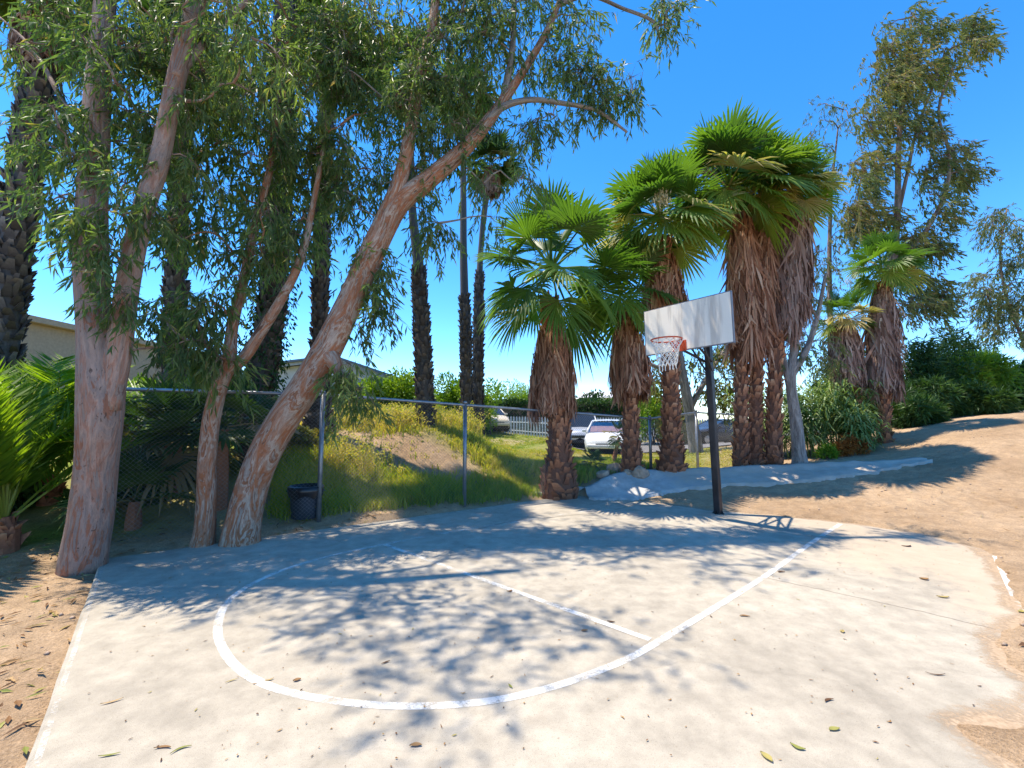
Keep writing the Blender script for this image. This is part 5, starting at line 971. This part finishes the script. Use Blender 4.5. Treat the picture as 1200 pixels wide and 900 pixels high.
# ------------------------------------------------------------------ parked cars
def car(x, y, yawd, Lc, Wc, Hc, prof, roofp, paint, label, seed, bumper=None, shade=False, rack=False, wheel=.33, plate=True):
    """prof: lower body side outline (length fraction, height); roofp: greenhouse (x at belt front, x roof front, x roof rear, x belt rear, belt height)"""
    zg = tz(x, y); t = thing('parked_car', (x, y, zg), label, 'car', 'cars parked beyond the fence'); ca, sa = math.cos(R(yawd)), math.sin(R(yawd))
    def Wd(p): p = np.asarray(p, float); return np.stack([x + p[..., 0] * ca - p[..., 1] * sa, y + p[..., 0] * sa + p[..., 1] * ca, zg + p[..., 2]], -1)
    # body shell: cross sections along the length (front at +x)
    xs = np.linspace(-.5, .5, 29); top = np.interp(xs, [q[0] for q in prof], [q[1] for q in prof]); bot = np.interp(xs, [-.5, -.44, .44, .5], [.34, .2, .2, .32])
    ny_ = 13; rows = []
    for u, zt, zb_ in zip(xs, top, bot):
        tap = 1 - .16 * max(0, abs(u) - .36) / .14; hw = Wc / 2 * tap
        c = [(-.90, zb_), (-.98, zb_ + .10), (-1, zb_ + (zt - zb_) * .45), (-.985, zt - .12), (-.93, zt - .035), (-.75, zt), (0, zt + .025), (.75, zt), (.93, zt - .035), (.985, zt - .12), (1, zb_ + (zt - zb_) * .45), (.98, zb_ + .10), (.90, zb_)]
        rows.append([(u * Lc, q[0] * hw, q[1]) for q in c])
    V = Wd(np.array(rows).reshape(-1, 3)); a, b = len(xs), ny_; i, j = np.meshgrid(np.arange(a - 1), np.arange(b - 1), indexing='ij'); f = np.stack([i * b + j, i * b + j + 1, (i + 1) * b + j + 1, (i + 1) * b + j], -1).reshape(-1, 4)
    wx = (-.31 * Lc, .31 * Lc); cen = np.array(rows).reshape(-1, 3)[f].mean(1); keep = np.ones(len(f), bool)
    for q in wx: keep &= ~((np.abs(cen[:, 0] - q) < wheel * 1.12) & (cen[:, 2] < wheel * 1.95) & (np.abs(cen[:, 1]) > Wc * .40) & (np.hypot(cen[:, 0] - q, cen[:, 2] - wheel) < wheel * 1.18))
    mb = MB(); mb.add(V, f[keep]); k = np.arange(b - 1)
    for e in (0, a - 1):
        c0 = mb.n; mb.v.append(V[e * b:(e + 1) * b].mean(0)[None]); mb.t.append(np.array([.5])); mb.b.append(V[:1]); mb.n += 1
        mb.f[3].append(np.stack([np.full(b - 1, c0), e * b + k, e * b + k + 1], -1)); mb.mi[3].append(np.zeros(b - 1, int))
    mb.build('body', M[paint], t, smooth=True)
    bf_, rf, rr_, br_, belt = roofp; hb_, hr = Wc / 2 * .93, Wc / 2 * .74; zr0 = Hc - .05
    def quad(name, pts, mat, th=.012):
        P = np.array(pts); nn = nrm(np.cross(P[1] - P[0], P[3] - P[0])); mb = MB(); mb.add(Wd(np.r_[P, P - nn * th]), [(0, 1, 2, 3), (7, 6, 5, 4), (0, 4, 5, 1), (1, 5, 6, 2), (2, 6, 7, 3), (3, 7, 4, 0)]); return mb.build(name, M[mat], t)
    def lerp(a, b, u): return tuple(np.array(a) * (1 - u) + np.array(b) * u)
    FL, FR, RL, RR2 = (bf_ * Lc, -hb_, belt), (bf_ * Lc, hb_, belt), (rf * Lc, -hr, zr0), (rf * Lc, hr, zr0); BL, BR_, TL, TR = (br_ * Lc, -hb_, belt), (br_ * Lc, hb_, belt), (rr_ * Lc, -hr, zr0), (rr_ * Lc, hr, zr0)
    quad('windscreen', [FR, FL, RL, RR2], 'clear_glass' if shade else 'glass'); quad('rear_window', [BL, BR_, TR, TL], 'glass')
    m0, m1 = lerp(FL, BL, .48), lerp(RL, TL, .42); n0, n1 = lerp(FR, BR_, .48), lerp(RR2, TR, .42)
    for P in ([FL, m0, m1, RL], [m0, BL, TL, m1]): quad('side_window', P, 'glass')
    for P in ([n0, FR, RR2, n1], [BR_, n0, n1, TR]): quad('side_window', P, 'glass')
    for a_, b_ in ((FL, RL), (FR, RR2), (m0, m1), (n0, n1), (BL, TL), (BR_, TR)): MB().tube(Wd([a_, lerp(a_, b_, .5), b_]), [.05, .042, .04], 6).build('pillar', M[paint], t, smooth=True)
    gx_ = np.linspace(0, 1, 9); rows = []
    for u in gx_:
        xx = rr_ * Lc + (rf - rr_) * Lc * u; arch = .05 * math.sin(math.pi * u)
        rows.append([(xx, s_ * hr * 1.04, zr0 + arch + dz) for s_, dz in ((-1, -.03), (-1, .015), (-.85, .04), (0, .055), (.85, .04), (1, .015), (1, -.03))])
    V = Wd(np.array(rows).reshape(-1, 3)); b = 7; i, j = np.meshgrid(np.arange(8), np.arange(6), indexing='ij'); mb = MB(); mb.add(V, np.stack([i * b + j, i * b + j + 1, (i + 1) * b + j + 1, (i + 1) * b + j], -1).reshape(-1, 4)); mb.build('roof', M[paint], t, smooth=True)
    if shade:
        e = .04; quad('sunshade', [(FR[0] - .09, FR[1] - .12, FR[2] + .03), (FL[0] - .09, FL[1] + .12, FL[2] + .03), (lerp(FL, RL, .62)[0] - .06, -hb_ * .82, lerp(FL, RL, .62)[2] - .02), (lerp(FL, RL, .62)[0] - .06, hb_ * .82, lerp(FL, RL, .62)[2] - .02)], 'sunshade')
    if rack:
        mb = MB()
        for s_ in (-1, 1): mb.tube(Wd([(rr_ * Lc * .9, s_ * hr * .85, Hc + .06), (rf * Lc * .9, s_ * hr * .85, Hc + .06)]), .022, 6)
        for u in (.15, .5, .85): xx = (rr_ + (rf - rr_) * u) * Lc * .95; mb.tube(Wd([(xx, -hr * .85, Hc + .07), (xx, hr * .85, Hc + .07)]), .018, 6)
        mb.build('roof_rack', M['pole_metal'], t)
    for sx in wx:
        for sy in (-1, 1):
            an = np.linspace(0, 2 * np.pi, 25)[:-1]; yy = sy * (Wc / 2 - .11)
            def disc(mb, rp, mi=0):
                rows = np.array([[(sx + q[0] * math.cos(a_), yy + sy * q[1], wheel + q[0] * math.sin(a_)) for a_ in an] for q in rp]); V = Wd(rows.reshape(-1, 3)); n_ = len(rp); i, j = np.meshgrid(np.arange(n_ - 1), np.arange(24), indexing='ij'); j2 = (j + 1) % 24
                mb.add(V, np.stack([i * 24 + j, i * 24 + j2, (i + 1) * 24 + j2, (i + 1) * 24 + j], -1).reshape(-1, 4))
            mb = MB(); disc(mb, [(wheel * .6, -.1), (wheel * .95, -.1), (wheel, -.06), (wheel, .06), (wheel * .95, .1), (wheel * .62, .1)]); wv = mb.build('wheel', M['rubber'], t, smooth=True)
            mb = MB(); disc(mb, [(wheel * .63, .09), (wheel * .6, .07), (wheel * .2, .085), (.01, .085)]); mb.build('rim', M['chrome'], wv)
    zf = prof[-1][1]; xf = Lc * .5
    for sy in (-1, 1):
        mb = MB(); P = [(xf * .985, sy * Wc * .26, zf - .20), (xf * .90, sy * Wc * .445, zf - .18), (xf * .89, sy * Wc * .44, zf - .04), (xf * .975, sy * Wc * .27, zf - .06)]; nn = np.array([.06, sy * .02, 0]); P = np.array(P) + nn * .5; Q = P - nn * 1.6
        mb.add(Wd(np.r_[P, Q]), [(0, 1, 2, 3), (7, 6, 5, 4), (0, 4, 5, 1), (1, 5, 6, 2), (2, 6, 7, 3), (3, 7, 4, 0)]); mb.build('headlight', M['lamp_glass'], t)
        mb = MB(); c = Wd(np.array([bf_ * Lc - .35, sy * (Wc / 2 + .07), belt + .07])); mb.box(c, (.12, .18, .12), np.c_[[ca, sa, 0], [-sa, ca, 0], [0, 0, 1]]); bev(mb.build('side_mirror', M[paint], t), .03)
    RT = np.c_[[ca, sa, 0], [-sa, ca, 0], [0, 0, 1]]
    mb = MB(); mb.box(Wd(np.array([xf * 1.0, 0, zf - .14])), (.06, Wc * .46, .13), RT); bev(mb.build('grille', M['glass'], t), .02)
    mb = MB(); mb.box(Wd(np.array([xf * .99, 0, .43])), (.14, Wc * .84, .17), RT); bev(mb.build('front_bumper', M[bumper or paint], t), .05)
    mb = MB(); mb.box(Wd(np.array([-xf * .99, 0, .48])), (.14, Wc * .84, .18), RT); bev(mb.build('rear_bumper', M[bumper or paint], t), .05)
    mb = MB(); mb.box(Wd(np.array([0, 0, .3])), (Lc * .9, Wc * .80, .26), RT); mb.build('underbody', M['rubber'], t)
    return t
sedan = [(-.5, .80), (-.47, .92), (-.30, .95), (.18, .95), (.26, .92), (.42, .80), (.48, .70), (.5, .62)]
suv = [(-.5, .95), (-.48, 1.08), (.20, 1.08), (.26, 1.06), (.42, .98), (.48, .90), (.5, .80)]
cx_ = (714 - 600) / F * 18.8
car(cx_, 19.2, -104, 4.6, 1.78, 1.43, sedan, (.25, .06, -.24, -.40, .93), 'car_white', 'white sedan with an orange sunshade behind its windscreen, parked on the lot', 1, shade=True)
cx_ = (681 - 600) / F * 22.2
car(cx_, 22.4, -100, 4.6, 1.82, 1.74, suv, (.24, .12, -.44, -.48, 1.07), 'car_silver', 'silver grey off-road wagon with roof rack and dark windscreen, parked left of the white sedan', 2, bumper='pole_metal', rack=True, wheel=.37)
cx_ = (843 - 600) / F * 24
car(cx_, 24.4, 195, 4.3, 1.76, 1.36, sedan, (.22, .02, -.22, -.46, .92), 'car_dark', 'dark navy coupe side-on beyond the fence behind the hoop pole', 3)
cx_ = (571 - 600) / F * 25
car(cx_, 25.6, -72, 4.2, 1.68, 1.40, sedan, (.25, .08, -.26, -.42, .93), 'car_cream', 'cream coloured car half hidden behind the thinnest slender palm trunk', 4)

# ------------------------------------------------------------------ fallen leaves
def leafobj(px, py, L, W, rz, tint, label, mat='litter', group='leaves fallen on the concrete', curl=.05, lift=.004):
    L, W = L * .5, W * .5; p = gnd(px, py, 0); p[2] = max(0, tz(p[0], p[1])) + lift; rr = np.random.default_rng(int(px * 7 + py)); n = 7; u = np.linspace(0, 1, n)
    bend = rr.uniform(-.22, .22); mx = L * (u - .5); my = bend * L * np.sin(np.pi * u); w_ = W * np.sin(np.pi * np.clip(u, .02, .98)) ** .8 / 2; zz = curl * L * (np.abs(u - .5) * 2) ** 2 * rr.uniform(.4, 1.2)
    v = np.r_[np.c_[mx, my - w_, zz + W * .18], np.c_[mx, my, zz], np.c_[mx, my + w_, zz + W * .18]]; k = np.arange(n - 1); mb = MB(); mb.add(v, np.r_[np.stack([k, k + 1, k + 1 + n, k + n], -1), np.stack([k + n, k + 1 + n, k + 1 + 2 * n, k + 2 * n], -1)], tint)
    o = mb.build('fallen_leaf', M[mat]); o.location = p; o.rotation_euler = (0, 0, R(rz)); return tag(o, label, 'leaf', group)
one = [(1096, 790, .22, .022, -10, .05, 'long dark curled strip of bark lying on the sunlit concrete at the right'), (972, 822, .14, .035, 20, .1, 'dark brown curled leaf left of the long dark bark strip'), (978, 856, .13, .055, 10, .85, 'broad pale green leaf on the sunlit concrete near the bottom right'), (935, 876, .13, .05, -40, .95, 'dark green leaf with a pointed tip near the bottom of the picture'), (898, 889, .13, .07, -70, .75, 'broad yellow leaf at the lower edge of the concrete'),
       (131, 823, .20, .03, 35, .6, 'olive leaf pair standing up near the left edge of the pad'), (212, 880, .17, .028, 40, .95, 'slender green leaf beside a pinkish one near the left edge of the pad'), (190, 878, .16, .03, 5, .3, 'slender pinkish tan leaf near the left edge of the pad'), (128, 886, .18, .024, 15, .95, 'slender dark green leaf lying near the left bottom corner of the pad'), (271, 799, .13, .022, 40, .7, 'olive leaf just inside the painted curve on its left'),
       (315, 797, .11, .03, 30, .65, 'yellow olive leaf touching the painted curve at its lower left'), (348, 798, .09, .06, 30, .3, 'crumpled reddish brown leaf inside the painted curve'), (487, 875, .12, .05, 5, .35, 'flat tan leaf alone below the middle of the painted curve'), (452, 777, .12, .03, 40, .05, 'dark leaf inside the painted curve near its middle'), (598, 805, .09, .03, -60, .95, 'small green leaf just above the painted curve in the middle'),
       (685, 740, .10, .06, 10, .3, 'crumpled orange brown leaf left of the free throw line end'), (716, 729, .12, .04, -15, .05, 'dark curled leaf on the free throw line'), (916, 671, .16, .06, 5, .05, 'dark curled leaf beside the right lane line'), (1083, 679, .16, .11, -10, .35, 'crumpled orange leaf at the sunlit right part of the pad'), (1062, 640, .26, .07, 5, .05, 'dark curled leaf in the shade patch at the right part of the pad'), (1105, 700, .2, .07, -10, .7, 'pale curled leaf near the right end of the pad'), (988, 741, .1, .06, 50, .7, 'upright yellowish leaf scrap in the sunlit right part'), (873, 723, .16, .05, -8, .3, 'tan curved leaf right of the lane line'), (597, 693, .12, .06, 35, .3, 'tan curled leaf on the worn far stretch of the free throw line'), (1195, 717, .14, .08, 30, .75, 'yellow leaf on the sand at the right border')]
for a in one: leafobj(*a)
r = np.random.default_rng(77); cnt = 0
while cnt < 95:
    px, py = r.uniform(90, 1190), 610 + 285 * r.random() ** 1.1; p = gnd(px, py)
    if sdist(vis, np.array([p[0]]), np.array([p[1]]))[0] > -.08: continue
    L = r.uniform(.02, .065) * (1 if py > 680 else 1.3); leafobj(px, py, L, L * r.uniform(.15, .4), r.uniform(0, 360), r.choice([.05, .2, .35, .5, .75]), 'small dry eucalyptus leaf or scrap lying on the court', group='small scraps scattered on the court'); cnt += 1
mb = MB(); n = 2600; x = r.uniform(-7.5, 13, n); y = r.uniform(1, 11, n); keep = (sdist(vis, x, y) > .05) & (behind_fence(x, y) < .3) & (sdist(pad, x, y) > -2); x, y = x[keep], y[keep]; n = len(x)
sz = .006 + .022 * r.random(n) ** 3; o6 = np.array([(1, 0, 0), (0, 1, 0), (-1, 0, 0), (0, -1, 0), (0, 0, .8), (0, 0, -.8)]); v = (o6[None] * r.uniform(.6, 1.3, (n, 6, 1))) * sz[:, None, None]; an = r.uniform(0, 6.28, n)
v = np.stack([v[..., 0] * np.cos(an)[:, None] - v[..., 1] * np.sin(an)[:, None], v[..., 0] * np.sin(an)[:, None] + v[..., 1] * np.cos(an)[:, None], v[..., 2]], -1) + np.stack([x, y, terrain(x, y) + sz * .3], -1)[:, None]
k = np.arange(n)[:, None] * 6; mb.add(v.reshape(-1, 3), np.concatenate([k + [q] for q in ([0, 1, 4], [1, 2, 4], [2, 3, 4], [3, 0, 4], [1, 0, 5], [2, 1, 5], [3, 2, 5], [0, 3, 5])])); o = mb.build('pebbles', M['rock'], smooth=True); tag(o, 'small pebbles and clods strewn over the bare dirt', 'pebbles', kind='stuff')
mb = MB(); n = 1500; x = r.uniform(-4.5, 5.6, n); y = r.uniform(1.4, 9, n); keep = sdist(vis, x, y) < -.03; x, y = x[keep], y[keep]; n = len(x); L = r.uniform(.006, .024, n)
mb.kites(np.c_[x, y, np.full(n, .006)], np.c_[r.normal(0, 1, (n, 2)), r.normal(0, .15, n)], np.c_[r.normal(0, .3, (n, 2)), np.ones(n)], L, L * .5, r.uniform(.0, .6, n), curl=.1); o = mb.build('leaf_crumbs', M['litter']); tag(o, 'tiny leaf crumbs and grit scattered over the concrete', 'grit', kind='stuff')
mb = MB(); n = 5200; x = np.where(r.random(n) < .6, r.uniform(-7.5, -1, n), r.uniform(-1, 9, n)); y = r.uniform(.8, 9, n); dp = sdist(pad, x, y); dv = sdist(vis, x, y); left = x < 0
keep = (dv > .02) & ((left & (r.random(n) < .85)) | (~left & (r.random(n) < .12))) & ((behind_fence(x, y) < .6)); x, y = x[keep], y[keep]; n = len(x)
d = np.c_[r.normal(0, 1, (n, 2)), r.normal(0, .12, n)]; nn = np.c_[r.normal(0, .35, (n, 2)), np.ones(n)]; L = r.uniform(.04, .13, n)
mb.kites(np.c_[x, y, terrain(x, y) + .012], d, nn, L, L * r.uniform(.12, .35, n), r.uniform(.05, 1, n), curl=.05)
m = 260; x = r.uniform(-6.5, -2.0, m); y = r.uniform(2, 7, m); kk = (sdist(pad, x, y) > .05); x, y = x[kk], y[kk]; m = len(x); L = r.uniform(.08, .22, m)
mb.kites(np.c_[x, y, terrain(x, y) + .015], np.c_[r.normal(0, 1, (m, 2)), r.normal(0, .06, m)], np.c_[r.normal(0, .3, (m, 2)), np.ones(m)], L, .018, r.uniform(0, .5, m), curl=.06)
o = mb.build('leaf_litter', M['litter']); tag(o, 'dry leaves and bark strips littering the bare dirt around the pad', 'leaf litter', kind='stuff')
